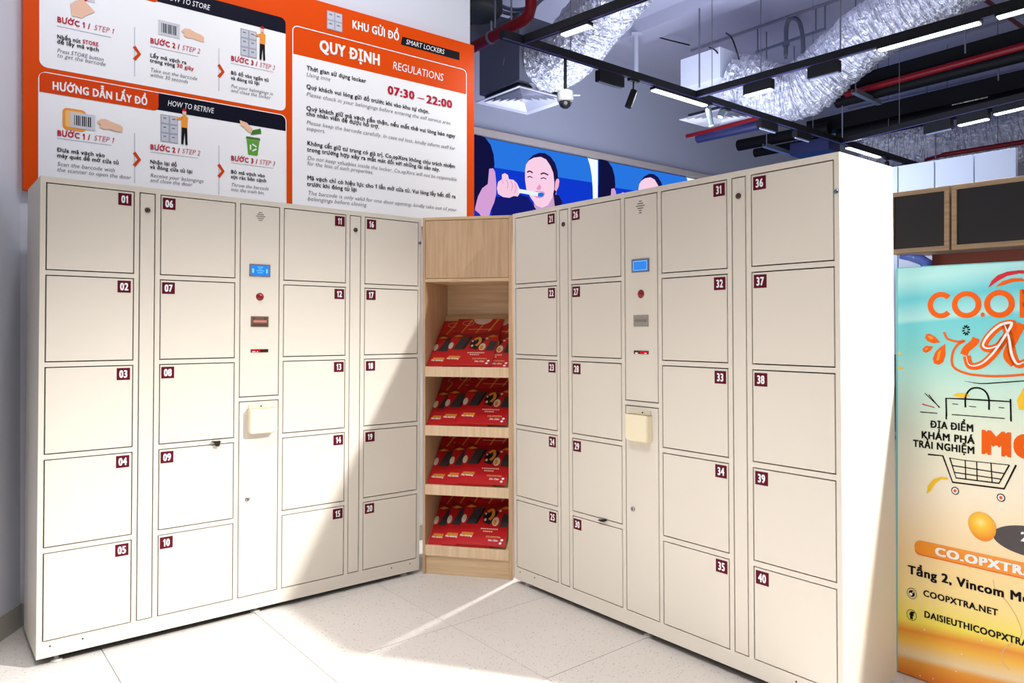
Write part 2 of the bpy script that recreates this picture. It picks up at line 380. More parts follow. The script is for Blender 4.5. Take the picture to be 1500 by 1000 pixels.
# ================================================================== LED SCREEN
scr = empty('led_screen', (FW.p.x, FW.p.y, 0), (0,0,FW.a), 'long bright LED screen showing a woman brushing her teeth, high on the far wall', 'screen')
sz0 = tz0 - 1.75; sz1 = tz0 - .01
MB().box(-2.2, 9.0, .05, .12, sz0-.03, sz1).build('screen_case', BLACK, scr)
def E(n, c, s=1.0): return emis('led_' + n, c, s)
bg = flatmb(); bg.rect(-2.2, 9.0, sz0, sz1, .048); bg.build('screen_background', E('blue', (40, 118, 226)), scr)
z3 = lambda x, y: FW.uv(690 + x/4.839, 180 + y/4.839)
def pic(du, name_suffix=''):
    def sh(pts): return [(a+du, b) for a, b in (z3(*p) for p in pts)]
    def part(nm, col, y, polys=(), strokes=()):
        m = flatmb()
        for p in polys: m.poly(sh(p), y)
        for p, wd in strokes: m.stroke(sh(p), wd, y, smooth=True)
        m.build(nm, E(*col), scr)
    # deep blue lower background
    zb = sz0
    m = flatmb(); a = sh([(10, 285), (880, 418)]); m.poly([a[0], (a[0][0], zb), (a[1][0], zb), a[1]], .046); m.build('picture_backdrop', E('deep', (16, 56, 205)), scr)
    ar = sh([(845, 236), (862, 300), (874, 370), (880, 450), (884, 560), (884, 640)]); rt = sh([(916, 252)])[0][0]
    m = flatmb(); m.poly(ar + [(ar[-1][0], zb), (rt, zb), (rt, sz1-.002), (ar[0][0], sz1-.002)], .044); m.build('picture_divider', E('white', (236, 250, 246), 1.1), scr)
    part('picture_neck', ('skinlow', (206, 160, 205)), .043, [[(455,470),(620,440),(625,600),(600,760),(480,760)]])
    part('picture_pullover', ('navy', (20, 26, 110)), .042, [[(190,520),(260,515),(350,500),(420,520),(478,610),(560,680),(640,570),(720,600),(900,720),(900,900),(150,900),(165,560)]])
    part('picture_bun', ('hair', (26, 22, 74)), .041, [[(600,500),(640,510),(665,560),(650,590),(610,590)]])
    part('picture_woman_hair', ('hair', (26, 22, 74)), .040, [[(405,300),(425,255),(455,225),(500,207),(540,210),(580,235),(612,280),(630,340),(634,400),(628,450),(610,520),(580,470),(420,300)]])
    part('picture_woman_ear', ('ear', (246, 176, 206)), .039, [[(612,420),(620,395),(636,390),(642,410),(636,450),(620,482),(608,470)]])
    part('picture_woman_face', ('skin', (250, 208, 232)), .038, [[(398,330),(405,290),(425,262),(460,242),(510,236),(548,255),(578,300),(598,350),(606,420),(604,470),(590,530),(560,580),(520,598),(480,585),(440,530),(408,470),(398,400)]])
    part('picture_cheek_shade', ('shade', (236, 150, 196)), .037, [[(500,430),(512,450),(508,468),(488,472),(478,462)], [(452,490),(480,478),(520,480),(540,492),(530,520),(505,532),(480,528),(460,512)]])
    part('picture_features', ('feature', (84, 40, 96)), .036, [], [([(412,346),(430,338),(452,350)], .018), ([(508,360),(530,352),(562,366)], .018), ([(414,382),(432,376),(450,386)], .012), ([(508,392),(528,386),(548,394)], .012)])
    part('picture_teeth', ('teeth', (252, 240, 255)), .035, [[(460,492),(490,486),(525,490),(515,508),(480,510)]])
    part('picture_hand', ('hand', (246, 204, 228)), .034, [[(196,460),(205,415),(232,395),(232,362),(252,352),(275,365),(282,395),(315,400),(340,425),(356,460),(362,490),(345,518),(315,515),(285,528),(240,522),(205,500)]])
    part('picture_finger_lines', ('fline', (226, 150, 190)), .033, [], [([(262,400),(275,430),(270,460)], .01), ([(296,405),(306,440),(300,480)], .01), ([(325,425),(332,460),(322,495)], .01), ([(232,400),(240,425)], .01)])
    part('picture_toothbrush', ('brush', (232, 246, 255)), .032, [], [([(350,478),(420,490),(500,506)], .045)])
    part('picture_toothpaste', ('paste', (20, 120, 226)), .031, [[(488,492),(520,490),(532,506),(516,522),(486,520)]])
    part('picture_second_head', ('mirrorhair', (18, 18, 62)), .030, [[(20,78),(60,78),(110,98),(150,150),(172,220),(178,290),(170,370),(150,420),(120,520),(60,620),(20,640)]])
    part('picture_second_cheek', ('mirrorskin', (214, 160, 214)), .029, [[(140,322),(168,318),(182,345),(190,420),(190,500),(176,560),(150,620),(130,700),(40,720),(40,600),(60,520),(90,460),(130,430)]])
    part('picture_second_collar', ('collar', (30, 50, 170)), .028, [[(20,600),(70,640),(110,700),(110,900),(20,900)]])
pic(0)
du = z3(916, 0)[0] - z3(20, 0)[0]
for kk in (1, 2): pic(du*kk)

# ================================================================== WALL SIGN
zb = 1.845; zt = 3.0
uL0 = SIGN.uv(33.5, 200)[0]
sign = empty('wall_sign', (SIGN.p.x, SIGN.p.y, 0), (0,0,SIGN.a), 'large orange and white locker instruction and regulations sign on the back wall', 'sign')
MB().box(uL0, uR, 0, .028, zb, zt).build('board', ORANGE, sign)
U = SIGN.uv
Y1, Y2, Y3, Y4 = -.0008, -.0016, -.0024, -.0032
def panel(x0,y0a,x1,y1a,zbot=None, nm='white_panel'):
    a = U(x0, y0a); b = U(x1, y1a); return a[0], b[0], b[1], a[1]
def avgv(*pts): return sum(U(*p)[1] for p in pts)/len(pts)
pa0, pa1 = U(57.5, 60)[0], U(418.3, 100)[0]
zA0 = avgv((90,103),(400,160)); zA1 = 2.845
zHead = avgv((417.5, 49.3),(417.5,49.3))
zB1 = avgv((70,109),(400,165)); zB0 = zb + .004
zBh = avgv((59, 136.3), (417.5, 188.5))
zA1 = zHead + (zB1 - zBh)*1.0
m = flatmb(); rr = .03
m.rrect(pa0, pa1, zA0, zA1, rr, Y1, corners=(1,1,1,0)); m.build('white_panel', WHITE, sign)
m = flatmb(); m.rrect(pa0, pa1, zB0, zB1, rr, Y1, corners=(0,0,1,1)); m.build('white_panel', WHITE, sign)
uc0 = U(428, 200)[0]; uc1 = U(683.5, 200)[0]; zC1 = avgv((430, 36),(684, 103)); zCh = avgv((428.6,76.8),(683,139.8))
m = flatmb(); m.rect(uc0, uc1, zB0, zCh, Y1); m.build('white_panel', WHITE, sign)
m = flatmb(); o_ = rr_pts(uc0, uc1, zB0, zC1, .03, 5, (0,0,1,1)); i_ = rr_pts(uc0+.005, uc1-.005, zB0, zC1-.005, .026, 5, (0,0,1,1)); m.ring(o_, i_, Y2)
o_ = rr_pts(pa0-.004, pa1+.004, zB0, zB1+.004, .032, 5, (0,0,1,1)); i_ = rr_pts(pa0, pa1, zB0, zB1, .03, 5, (0,0,1,1)); m.ring(o_, i_, Y2)
m.build('white_outline', WHITE, sign)
# headers of the two step panels
ut = U(232, 150)[0]
for zz0, zz1 in ((zHead, zA1), (zBh, zB1)):
    m = flatmb(); m.rrect(ut-.03, pa1, zz0, zz1, .028, Y2, corners=(0,0,1,0)); m.build('navy_header', NAVY, sign)
    m = flatmb(); m.rrect(pa0, ut, zz0-.006, zz1, .022, Y3, corners=(0,1,0,1)); m.build('orange_tab', ORANGE2, sign)
LET = []
def layer(k):
    LET.append((k, flatmb())); return LET[-1][1]
def ln(k, s, x0, y0, x1, y1, cap, bold, shear=0.0, y=Y4, res=2):
    a = U(x0, y0); b = U(x1, y1)
    text(layer(k), s, a[0], (a[1]+b[1])/2, y, cap, width=b[0]-a[0], bold=bold, shear=shear, res=res, slope=(b[1]-a[1])/(b[0]-a[0])*0.0)
def capm(px, x, y): return abs(U(x, y)[1]-U(x, y-px)[1])
c7 = capm(7.2, 150, 100); c5 = capm(6.0, 150, 100)
c7, c5, c5i = .0235, .0175, .0175
for s, a in (('BƯỚC 1 /', (83.2,32.5,132,42.6)), ('BƯỚC 2 /', (219.5,62.9,263,72.4)), ('BƯỚC 3 /', (337.8,88.4,377,97.3)),
             ('BƯỚC 1 /', (83.2,198.6,132,205)), ('BƯỚC 2 /', (219.5,218.9,263,224.2)), ('BƯỚC 3 /', (337.8,234.9,377,240))):
    ln('red_lettering', s, *a, c7, .03)
for s, a in (('STEP 1', (137,43.8,166.7,49.9)), ('STEP 2', (266,73,292.8,78.9)), ('STEP 3', (379.5,97.8,402.4,102.9)),
             ('STEP 1', (137,205.6,166.7,209.3)), ('STEP 2', (266,224.6,292.8,227.6)), ('STEP 3', (379.5,240.3,402.4,243))):
    ln('red_lettering', s, *a, c7, -.008, .25)
for s, a in (('Nhấn nút', (83.2,56.5,118,63.5)), ('để lấy mã vạch', (83.2,64.4,145,75.4)), ('Lấy mã vạch ra', (219.5,84.1,273,94.2)), ('trong vòng', (219.5,91.3,256,98)),
             ('Bỏ đồ vào ngăn tủ', (337.8,109.6,393.4,119.5)), ('và đóng tủ lại', (337.8,116.6,379.8,124.7)), ('Đưa mã vạch vào', (83.2,221.8,153.7,230.5)),
             ('máy quét để mở cửa tủ', (83.2,229.9,174,241.2)), ('Nhận lại đồ', (219.5,239.2,258.9,244.4)), ('và đóng cửa tủ lại', (219.5,246.4,281.8,254.6)),
             ('Bỏ mã vạch vào', (337.8,253.7,387.9,260)), ('sọt rác bên cạnh', (337.8,261,390,267.3))):
    ln('bold_lettering', s, *a, c5, .022)
ln('red_lettering', 'STORE', 121,64,144.1,68.1, c5, .022); ln('red_lettering', '30 giây', 258.5,98.5,283.6,103.5, c5, .022)
for s, a in (('Press STORE button', (83.2,78.3,151.6,88.4)), ('to get the barcode', (83.2,84.7,154.5,95.7)), ('Take out the barcode', (219.5,105,288.5,117.4)), ('within 30 seconds', (219.5,112.5,274.9,121.8)),
             ('Put your belongings in', (337.8,128.4,399.5,139.8)), ('and close the locker', (337.8,135.1,395.8,145)), ('Scan the barcode with', (83.2,243,168.2,251.7)), ('the scanner to open the door', (83.2,251.1,191.4,262.4)),
             ('Receive your belongings', (219.5,258.6,297.8,268.2)), ('and close the door', (219.5,265.9,281.2,273.1)), ('Throw the barcode', (337.8,272.5,393.4,279)), ('into the trash bin.', (337.8,279.8,387.1,284.7))):
    ln('italic_lettering', s, *a, c5i, -.004, .22)
ln('white_lettering', 'HƯỚNG DẪN LẤY ĐỒ', 76,131.9,216,153.7, .034, .035, y=Y4)
ln('white_lettering', 'HOW TO RETRIVE', 245,155,312.6,165.8, .026, .0, .2, y=Y4)
ln('white_lettering', 'HOW TO STORE', 240,-.5,306.8,14.5, .026, .0, .2, y=Y4)
ln('white_lettering', 'HƯỚNG DẪN GỬI ĐỒ', 76,-50,216,-12, .034, .035, y=Y4)
# step separators and chevrons
for x, ya, yb_, cy_ in ((197,40,112,78), (320.5,71,133,104), (197,195,268,233), (320.5,213,285,250)):
    a = U(x, ya); b = U(x, yb_); c = U(x, cy_)
    layer('rule_line').rect(a[0]-.0012, a[0]+.0012, b[1], a[1], Y3)
    m = layer('orange_chevron'); m.stroke([(c[0]-.002, c[1]+.03), (c[0]+.02, c[1]), (c[0]-.002, c[1]-.03)], .014, Y4)
for a in ((83.2,38,163,55), (219.5,67.5,290,83), (337.8,92,400,106), (83.2,202,163,213), (219.5,223,290,231), (337.8,238.5,400,246)):
    p = U(a[0], a[1]); q = U(a[2], a[3]); layer('rule_line').rect(p[0], q[0], (p[1]+q[1])/2-.001, (p[1]+q[1])/2+.001, Y3)
# regulations panel
ln('white_lettering', 'KHU GỬI ĐỒ', 515.4,41.6,584.8,59.2, .044, .03, y=Y2)
a = U(588, 62); b = U(673, 84); m = flatmb(); zc = (U(589.6,57)[1]+U(672.8,76.8)[1]+U(587.4,66.2)[1]+U(672.8,84)[1])/4
m.poly([(a[0]-.004, zc-.024), (b[0], zc-.024), (b[0], zc+.024), (a[0]+.006, zc+.024)], Y1); m.build('black_ribbon', BLACKPRINT, sign)
text(layer('white_lettering'), 'SMART LOCKERS', U(594.4,67)[0], zc-.013, Y2, .028, width=U(650.4,80)[0]-U(594.4,67)[0], bold=0, shear=.2, res=2)
ln('white_lettering', 'QUY ĐỊNH', 467.4,75.2,557,95.4, .060, .04, y=Y2)
ln('white_lettering', 'REGULATIONS', 574.6,100.8,649.1,119, .044, .0, .12, y=Y2)
ln('red_lettering', '07:30', 567.2,137,607,146.2, .046, .035); ln('red_lettering', '–', 612,147.4,621,149.5, .046, 0.0); ln('red_lettering', '22:00', 624,150.2,662.2,159, .046, .035)
cb = .0225; ci = .0215
for s, a in (('Thời gian sử dụng locker', (448.8,101.8,535.8,122.2)), ('Quý khách vui lòng gửi đồ trước khi vào khu tự chọn.', (448.2,128,628.6,168)),
             ('Quý khách giữ mã vạch cẩn thận, nếu mất thẻ vui lòng báo ngay', (448.2,159,666.4,203.8)), ('cho nhân viên để được hỗ trợ.', (448.2,168,555.4,189.4)),
             ('Không cất giữ tư trang có giá trị. Co.opXtra không chịu trách nhiệm', (449.4,210.6,666.4,248)), ('trong trường hợp xảy ra mất mát đối với những tài sản này.', (449.4,220.2,644,252.2)),
             ('Mã vạch chỉ có hiệu lực cho 1 lần mở cửa tủ. Vui lòng lấy hết đồ ra', (449.4,262.4,667,291.2)), ('trước khi đóng tủ lại', (449.4,271.4,522.4,281.6))):
    ln('bold_lettering', s, *a, cb, .02)
for s, a in (('Using time', (448.2,111.4,483.4,119.4)), ('Please check in your belongings before entering the self service area.', (448.2,138.2,660.6,185)),
             ('Please keep the barcode carefully. In case od loss, kindly inform staff for', (448.2,180.2,665.8,221.4)), ('support.', (448.2,189.8,476,195.8)),
             ('Do not keep valuables inside the locker. Co.opXtra will not be responsible', (449.4,231.7,668.6,267.2)), ('for the loss of such properties.', (449.4,240.6,546.4,256)),
             ('The barcode is only valid for one door opening, kindly take out of your', (450,284.2,668,310.4)), ('belongings before closing.', (450,292.8,537.8,303.4))):
    ln('italic_lettering', s, *a, ci, -.006, .22)
INKS = {'red_lettering': REDP, 'bold_lettering': BLACKPRINT, 'italic_lettering': GREYP, 'white_lettering': WHITE, 'rule_line': SILVERP, 'orange_chevron': ORANGE2}
for k, q in LET: q.build(k, INKS[k], sign)
# pictograms
def picto(name, layers):
    for k, (nm, mt, fn) in enumerate(layers):
        m = flatmb(); fn(m, Y3 - .0006*k); m.build(nm, mt, sign)
def lockers_icon(x, y, s=1.0, man=True, cols=2, rows=3):
    cx, cz = U(x, y); w_, h_ = .045*s, .05*s
    def body(m, yy): m.rect(cx, cx+cols*w_, cz, cz+rows*h_, yy)
    def doors(m, yy):
        for i in range(cols):
            for j in range(rows):
                m.rect(cx+i*w_+.004, cx+(i+1)*w_-.003, cz+j*h_+.004, cz+(j+1)*h_-.004, yy)
    def slots(m, yy):
        for i in range(cols):
            for j in range(rows): m.rect(cx+i*w_+.012, cx+(i+1)*w_-.014, cz+j*h_+.028*s, cz+j*h_+.034*s, yy)
    L = [('locker_pictogram', SILVERP, body), ('locker_pictogram_door', mat('pale_grey_print', (196,198,210), .5), doors), ('locker_pictogram_slot', mat('dark_grey_print', (110,112,130), .5), slots)]
    if man:
        mx = cx+cols*w_+.028
        L += [('figure_trousers', BLACKPRINT, lambda m, yy: (m.poly([(mx-.014,cz),(mx-.004,cz),(mx+.002,cz+.06),(mx+.005,cz),(mx+.015,cz),(mx+.013,cz+.085),(mx-.012,cz+.085)], yy))),
              ('figure_shirt', mat('amber_print', (240,150,40), .5), lambda m, yy: (m.poly([(mx-.013,cz+.08),(mx+.014,cz+.08),(mx+.017,cz+.13),(mx+.004,cz+.14),(mx-.012,cz+.132)], yy), m.stroke([(mx-.008,cz+.125),(mx-.03,cz+.118)], .01, yy))),
              ('figure_head', SKINP, lambda m, yy: (m.ell(mx, cz+.152, .009, .012, yy, 14), m.stroke([(mx-.03,cz+.118),(mx-.045,cz+.121)], .007, yy))),
              ('figure_cap', REDP, lambda m, yy: m.poly([(mx-.011,cz+.158),(mx+.01,cz+.158),(mx+.007,cz+.17),(mx-.006,cz+.17)], yy))]
    picto('x', L)
def hand_pts(cx, cz, s=.84): return [(cx+a*s, cz+b*s) for a, b in ((0,.012),(.02,.03),(.045,.034),(.075,.022),(.11,.014),(.125,.004),(.125,-.022),(.095,-.022),(.06,-.016),(.035,-.02),(.012,-.012),(.02,.0))]
def card_icon(x, y, reader=False):
    cx, cz = U(x, y)
    L = []
    if reader: L += [('scanner_pictogram', mat('amber_print', (240,150,40), .5), lambda m, yy: m.rrect(cx-.04, cx+.05, cz-.042, cz+.052, .018, yy)), ('scanner_pictogram_window', mat('pale_amber_print', (246,190,110), .5), lambda m, yy: m.rrect(cx-.03, cx+.04, cz-.030, cz+.042, .010, yy))]
    L += [('barcode_pictogram', mat('card_grey_print', (205,206,214), .5), lambda m, yy: m.rect(cx-.01, cx+.085, cz-.03, cz+.038, yy)),
          ('barcode_lines', BLACKPRINT, lambda m, yy: [m.rect(cx+.004+.0075*i, cx+.004+.0075*i+(.0045 if i % 3 else .0025), cz-.018, cz+.026, yy) for i in range(9)]),
          ('hand_pictogram', SKINP, lambda m, yy: m.poly(hand_pts(cx+.09, cz), yy))]
    picto('x', L)
lockers_icon(352, 81, .9); lockers_icon(235, 207, .85); card_icon(235, 41.5); card_icon(107, 177, True)
lockers_icon(478.5, 42, 1.0, False, 2, 2)
# pressing hand on a red button (cut by the frame top)
cx, cz = U(122, 4)
picto('x', [('button_pictogram', mat('card_grey_print', (205,206,214), .5), lambda m, yy: m.rect(cx-.05, cx+.045, cz+.01, cz+.10, yy)),
            ('button_pictogram_key', REDP, lambda m, yy: m.ell(cx-.005, cz+.035, .03, .03, yy)),
            ('hand_pictogram', SKINP, lambda m, yy: m.poly([(cx-.045,cz-.07),(cx-.05,cz-.02),(cx-.03,cz+.0),(cx-.015,cz+.004),(cx-.013,cz+.04),(cx-.001,cz+.045),(cx+.003,cz+.01),(cx+.03,cz-.015),(cx+.045,cz-.03),(cx+.01,cz-.055),(cx-.005,cz-.07)], yy))])
cx, cz = U(361, 226)
picto('x', [('bin_pictogram', GREENP, lambda m, yy: m.poly([(cx+.008,cz),(cx+.055,cz),(cx+.065,cz+.075),(cx,cz+.075)], yy)),
            ('bin_pictogram_lid', mat('dark_green_print', (60,120,30), .5), lambda m, yy: (m.poly([(cx-.004,cz+.078),(cx+.069,cz+.078),(cx+.067,cz+.09),(cx-.002,cz+.09)], yy), m.poly([(cx+.02,cz+.10),(cx+.075,cz+.115),(cx+.07,cz+.14),(cx+.03,cz+.125)], yy))),
            ('recycling_mark', WHITE, lambda m, yy: [m.stroke([(cx+.032+.018*cos(a), cz+.038+.018*sin(a)), (cx+.032+.018*cos(a+1.5), cz+.038+.018*sin(a+1.5))], .007, yy) for a in (.3, 2.4, 4.5)]),
            ('hand_pictogram', SKINP, lambda m, yy: m.poly([(cx-.035,cz+.165),(cx+.0,cz+.158),(cx+.03,cz+.13),(cx+.022,cz+.11),(cx+.005,cz+.115),(cx-.015,cz+.135),(cx-.03,cz+.14)], yy))])

# ================================================================== LOCKER BANKS
UU = [0.0203, 0.3187, 0.3397, 0.3962, 0.4182, 0.7184, 0.7407, 0.9151, 0.9365, 1.2403, 1.2624, 1.3187, 1.3425, 1.6445]; WID = 1.6638
VV = [1.7764, 1.4517, 1.4305, 1.1060, 1.0848, 0.7605, 0.7384, 0.4114, 0.3892, 0.0620]; K1, K2 = .934, .9129
DEP = .38; GAP = .0019
def holed_face(holes, x0, x1, z0, z1, th):
    xs = sorted(set([x0, x1] + [h[0] for h in holes] + [h[1] for h in holes])); zs = sorted(set([z0, z1] + [h[2] for h in holes] + [h[3] for h in holes]))
    idx = {}; vs = []; fs = []
    def vi(i, j, k):
        if (i,j,k) not in idx: idx[(i,j,k)] = len(vs); vs.append((xs[i], th*k, zs[j]))
        return idx[(i,j,k)]
    def solid(i, j):
        if i < 0 or j < 0 or i >= len(xs)-1 or j >= len(zs)-1: return False
        cx = (xs[i]+xs[i+1])/2; cz = (zs[j]+zs[j+1])/2
        return not any(h[0] < cx < h[1] and h[2] < cz < h[3] for h in holes)
    for i in range(len(xs)-1):
        for j in range(len(zs)-1):
            if not solid(i, j): continue
            fs.append((vi(i,j,0), vi(i+1,j,0), vi(i+1,j+1,0), vi(i,j+1,0)))
            for (ni, nj, a, b) in ((i-1,j,(i,j),(i,j+1)), (i+1,j,(i+1,j),(i+1,j+1)), (i,j-1,(i,j),(i+1,j)), (i,j+1,(i,j+1),(i+1,j+1))):
                if not solid(ni, nj): fs.append((vi(*a,0), vi(*b,0), vi(*b,1), vi(*a,1)))
    return vs, fs
def locker_bank(name_label, yaw, base, tilt, nums, right):
    z = base[2]
    R = empty('locker_cabinet', base, (0, radians(tilt), radians(yaw)), name_label, 'locker')
    G = .0021
    holes = []
    cols = [(UU[0],UU[1]),(UU[4],UU[5]),(UU[8],UU[9]),(UU[12],UU[13])]
    for a, b in cols:
        for r in range(5): holes.append((a-G, b+G, VV[2*r+1]-G, VV[2*r]+G))
    strips = [(UU[2],UU[3]),(UU[10],UU[11])]
    for a, b in strips: holes.append((a-G, b+G, VV[9]-G, VV[0]+G))
    holes.append((UU[6]-G, UU[7]+G, K1-G, VV[0]+G)); holes.append((UU[6]-G, UU[7]+G, VV[9]-G, K2+G))
    vs, fs = holed_face(holes, 0, WID, 0, 1.8, .018)
    m = MB(); m.add(vs, fs)
    m.build('front_frame', PAINT, R)
    m = MB().box(.0, WID, .018, DEP, 0.0, 1.8); m.build('body', PAINT, R)
    m = flatmb()
    m.rect(.012, WID-.012, .02, 1.78, .0175); m.build('gap_shade_sheet', DARKGAP, R)  # dark sheet stands in for the shade inside the door gaps
    MB().box(.01, WID-.01, .012, DEP-.01, -.004, -.0005).build('under_shade_plate', mat('under_shade', (26, 24, 24), .8), R)  # black plate added to deepen the shade under the cabinet
    # doors (shared mesh per column), number plates, numerals
    dn = 0
    for ci, (a, b) in enumerate(cols):
        for r in range(5):
            z1 = VV[2*r]; z0_ = VV[2*r+1]
            dm = MB().bbox(a+G, b-G, -.0004, .016, z0_+G, z1-G, .0012)
            d = dm.build('door', PAINT, R)
            n = nums[dn]; dn += 1
            pu = {0: (.2610, .3085), 1: (.4245, .4735), 2: (1.1835, 1.2330), 3: (1.3510, 1.4010)}[ci]
            pz1 = z1 - .0095; pz0 = pz1 - .047
            MB().box(pu[0], pu[1], -.0014, -.0002, pz0, pz1).build('number_plate', MAROON, d)
            t = flatmb(); text(t, n, (pu[0]+pu[1])/2, pz0+.0095, -.0018, .028, width=.031 if '1' not in n else (.027 if n != '11' else .022), bold=.04, align='c', res=3)
            t.build('numeral', WHITE, d)
    # cover strips with cam lock
    for k, (a, b) in enumerate(strips):
        st = MB().bbox(a+G, b-G, -.0004, .016, VV[9]+G, VV[0]-G, .001).build('cover_strip', PAINT, R)
        lc = ((a+b)/2 + (0, 0)[k], 1.709)
        lock = MB(); lock.lathe((lc[0], 0, lc[1]), [(.0, -.006), (.008, -.006), (.0105, -.004), (.011, 0)], 20, 'y'); lock.build('cam_lock', mat('dark_lock_steel', (92, 76, 72), .35, metal=.7), st)
        MB().box(lc[0]-.0012, lc[0]+.0012, -.0068, -.0055, lc[1]-.005, lc[1]+.005).build('keyhole', BLACK, st)
    # control panel
    a, b = UU[6]+G, UU[7]-G; cxx = (a+b)/2
    cp = MB().bbox(a, b, -.0004, .016, K1+G, VV[0]-G, .001).build('control_panel', PAINT, R)
    sp = flatmb()
    if not right:
        for j, nn in enumerate((3, 5, 7, 5, 3)):
            for i in range(nn): sp.rect(cxx+(i-(nn-1)/2)*.006-.0022, cxx+(i-(nn-1)/2)*.006+.0022, 1.7289+(2-j)*.0085-.0019, 1.7289+(2-j)*.0085+.0019, -.0008)
    else:
        for j, nn in enumerate((2, 4, 6, 4, 2, 2)):
            sp.rect(cxx-nn*.0038, cxx+nn*.0038, 1.7289+(2.5-j)*.0095-.0017, 1.7289+(2.5-j)*.0095+.0017, -.0008)
    sp.build('speaker_holes', mat('hole_dark', (44, 34, 30), .8), cp)
    l0, l1, h0, h1 = cxx-.047, cxx+.045, 1.4625, 1.5165
    fr = MB(); fr.ring([(l0,h0),(l1,h0),(l1,h1),(l0,h1)], [(l0+.007,h0+.006),(l1-.007,h0+.006),(l1-.007,h1-.006),(l0+.007,h1-.006)], -.004)
    fr.box(l0, l1, -.003, 0, h0, h1); fr.build('display_frame', mat('display_bezel', (110, 108, 140), .4), cp)
    dm = flatmb(); dm.rect(l0+.006, l1-.006, h0+.005, h1-.005, -.0032); dm.build('display', emis('lcd_blue' + ('_right' if right else ''), (46, 150, 250) if not right else (62, 142, 240), .95), cp)
    dl = flatmb()
    if not right:
        for r, (q, wdt) in enumerate(((1.504, .026), (1.496, .018), (1.488, .034), (1.479, .024))): dl.rect(cxx-wdt/2, cxx+wdt/2, q-.0012, q+.0012, -.0034)
        dl.rect(l0+.011, l0+.019, 1.478, 1.497, -.0034); dl.rect(l1-.019, l1-.012, 1.478, 1.497, -.0034)
    else:
        dl.rect(l0+.009, l1-.009, h1-.010, h1-.008, -.0034); dl.rect(l0+.009, l0+.011, h0+.008, h1-.008, -.0034); dl.rect(l1-.012, l1-.010, h0+.008, h1-.008, -.0034); dl.rect(l0+.009, l1-.009, h0+.008, h0+.0095, -.0034)
    dl.build('display_text', emis('lcd_text', (150, 225, 255), 1.0), cp)
    MB().lathe((cxx, 0, 1.3735), [(.0, -.009), (.009, -.0088), (.0125, -.006), (.0145, -.003), (.0165, -.002), (.018, 0)], 24, 'y').build('store_button', mat('red_button', (140, 12, 26), .25), cp)
    s0, s1, q0, q1 = cxx-.039, cxx+.039, 1.2405, 1.2865
    MB().bbox(s0, s1, -.004, 0, q0, q1, .001).build('ticket_printer', mat('printer_face_' + ('steel' if right else 'brown'), (150, 144, 134) if right else (112, 86, 70), .45, metal=.3), cp)
    mm = MB().box(s0+.010, s1-.010, -.006, -.003, (q0+q1)/2-.004, (q0+q1)/2+.006)
    mm.build('paper_mouth', mat('mouth_pink', (196, 120, 104), .4) if not right else mat('mouth_grey', (120, 116, 110), .4), cp)
    mm = MB().box(s0+.006, s1-.006, -.0048, -.004, q0+.004, q0+.012).box(s0+.008, s0+.016, -.0048, -.004, q1-.014, q1-.006).box(s1-.02, s1-.012, -.0048, -.004, q1-.014, q1-.006)
    if not right: mm.build('printer_mark', mat('dark_brown', (74, 40, 34), .5), cp)
    MB().box(s0, s1, -.002, 0, 1.1275, 1.1415).build('scanner_slot', mat('scanner_dark', (60, 8, 14), .3), cp)
    g = flatmb(); x_ = s0+.004 if not right else s0+.036
    g.rect(x_, x_+.038, 1.129, 1.1395, -.0023); g.build('scanner_glow', emis('scanner_red', (225, 24, 40), 1.0), cp)
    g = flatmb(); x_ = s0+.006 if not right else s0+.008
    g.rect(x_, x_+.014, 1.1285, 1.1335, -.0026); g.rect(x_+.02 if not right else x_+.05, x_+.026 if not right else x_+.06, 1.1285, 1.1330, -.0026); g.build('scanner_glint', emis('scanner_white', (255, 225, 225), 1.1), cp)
    # lower service panel with lock and slip box
    lp = MB().bbox(a, b, -.0004, .016, VV[9]+G, K2-G, .001).build('service_panel', PAINT, R)
    MB().lathe((.7792, 0, .4875), [(.0, -.006), (.008, -.006), (.0095, -.004), (.010, 0)], 20, 'y').build('cam_lock', STEEL, lp)
    MB().box(.778, .7804, -.0068, -.0055, .4825, .4925).build('keyhole', BLACK, lp)
    u0 = cxx-.052; u1 = cxx+.068
    if right: u0 = cxx-.062; u1 = cxx+.055
    bx = MB(); zt_, zb_ = .882, .772; dp = -.034
    ou = rr_pts(u0, u1, zb_, zt_, .014, 4, (1,1,0,0)); inn = rr_pts(u0+.004, u1-.004, zb_+.004, zt_, .011, 4, (1,1,0,0))
    n = len(ou)
    bx.poly([(x+ (0), zz) for x, zz in inn], dp)
    bx.add([(x, dp, zz) for x, zz in inn] + [(x, dp+.005, zz) for x, zz in ou] + [(x, -.001, zz) for x, zz in ou],
           [(i, (i+1)%n, n+(i+1)%n, n+i) for i in range(n) if True] + [(n+i, n+(i+1)%n, 2*n+(i+1)%n, 2*n+i) for i in range(n)])
    bx.box(u0, u1, dp+.001, -.001, zt_-.004, zt_)
    bx.box(u0+.006, u1-.006, -.004, -.001, zt_-.01, zt_+.016)
    bx.build('slip_box', CREAM, lp)
    MB().lathe((cxx+.008, -.004, zt_+.008), [(0, -.002), (.003, -.002), (.0035, 0)], 12, 'y').build('mounting_screw', BLACK, lp)
    # small screws along the bottom edge, side bolt, feet
    for su in (.0442, .1516, 1.5014, 1.608):
        MB().lathe((su, 0, .0405), [(0, -.0012), (.003, -.001), (.0036, 0)], 10, 'y').build('bottom_screw', mat('hole_brown', (60,46,40), .8), R)
    MB().lathe((1.6535, 0, 1.6735), [(0, -.006), (.0045, -.006), (.007, -.003), (.0075, 0)], 14, 'y').build('corner_bolt', mat('blue_steel', (88, 110, 140), .3, metal=.6), R)
    tn = math.tan(radians(tilt))
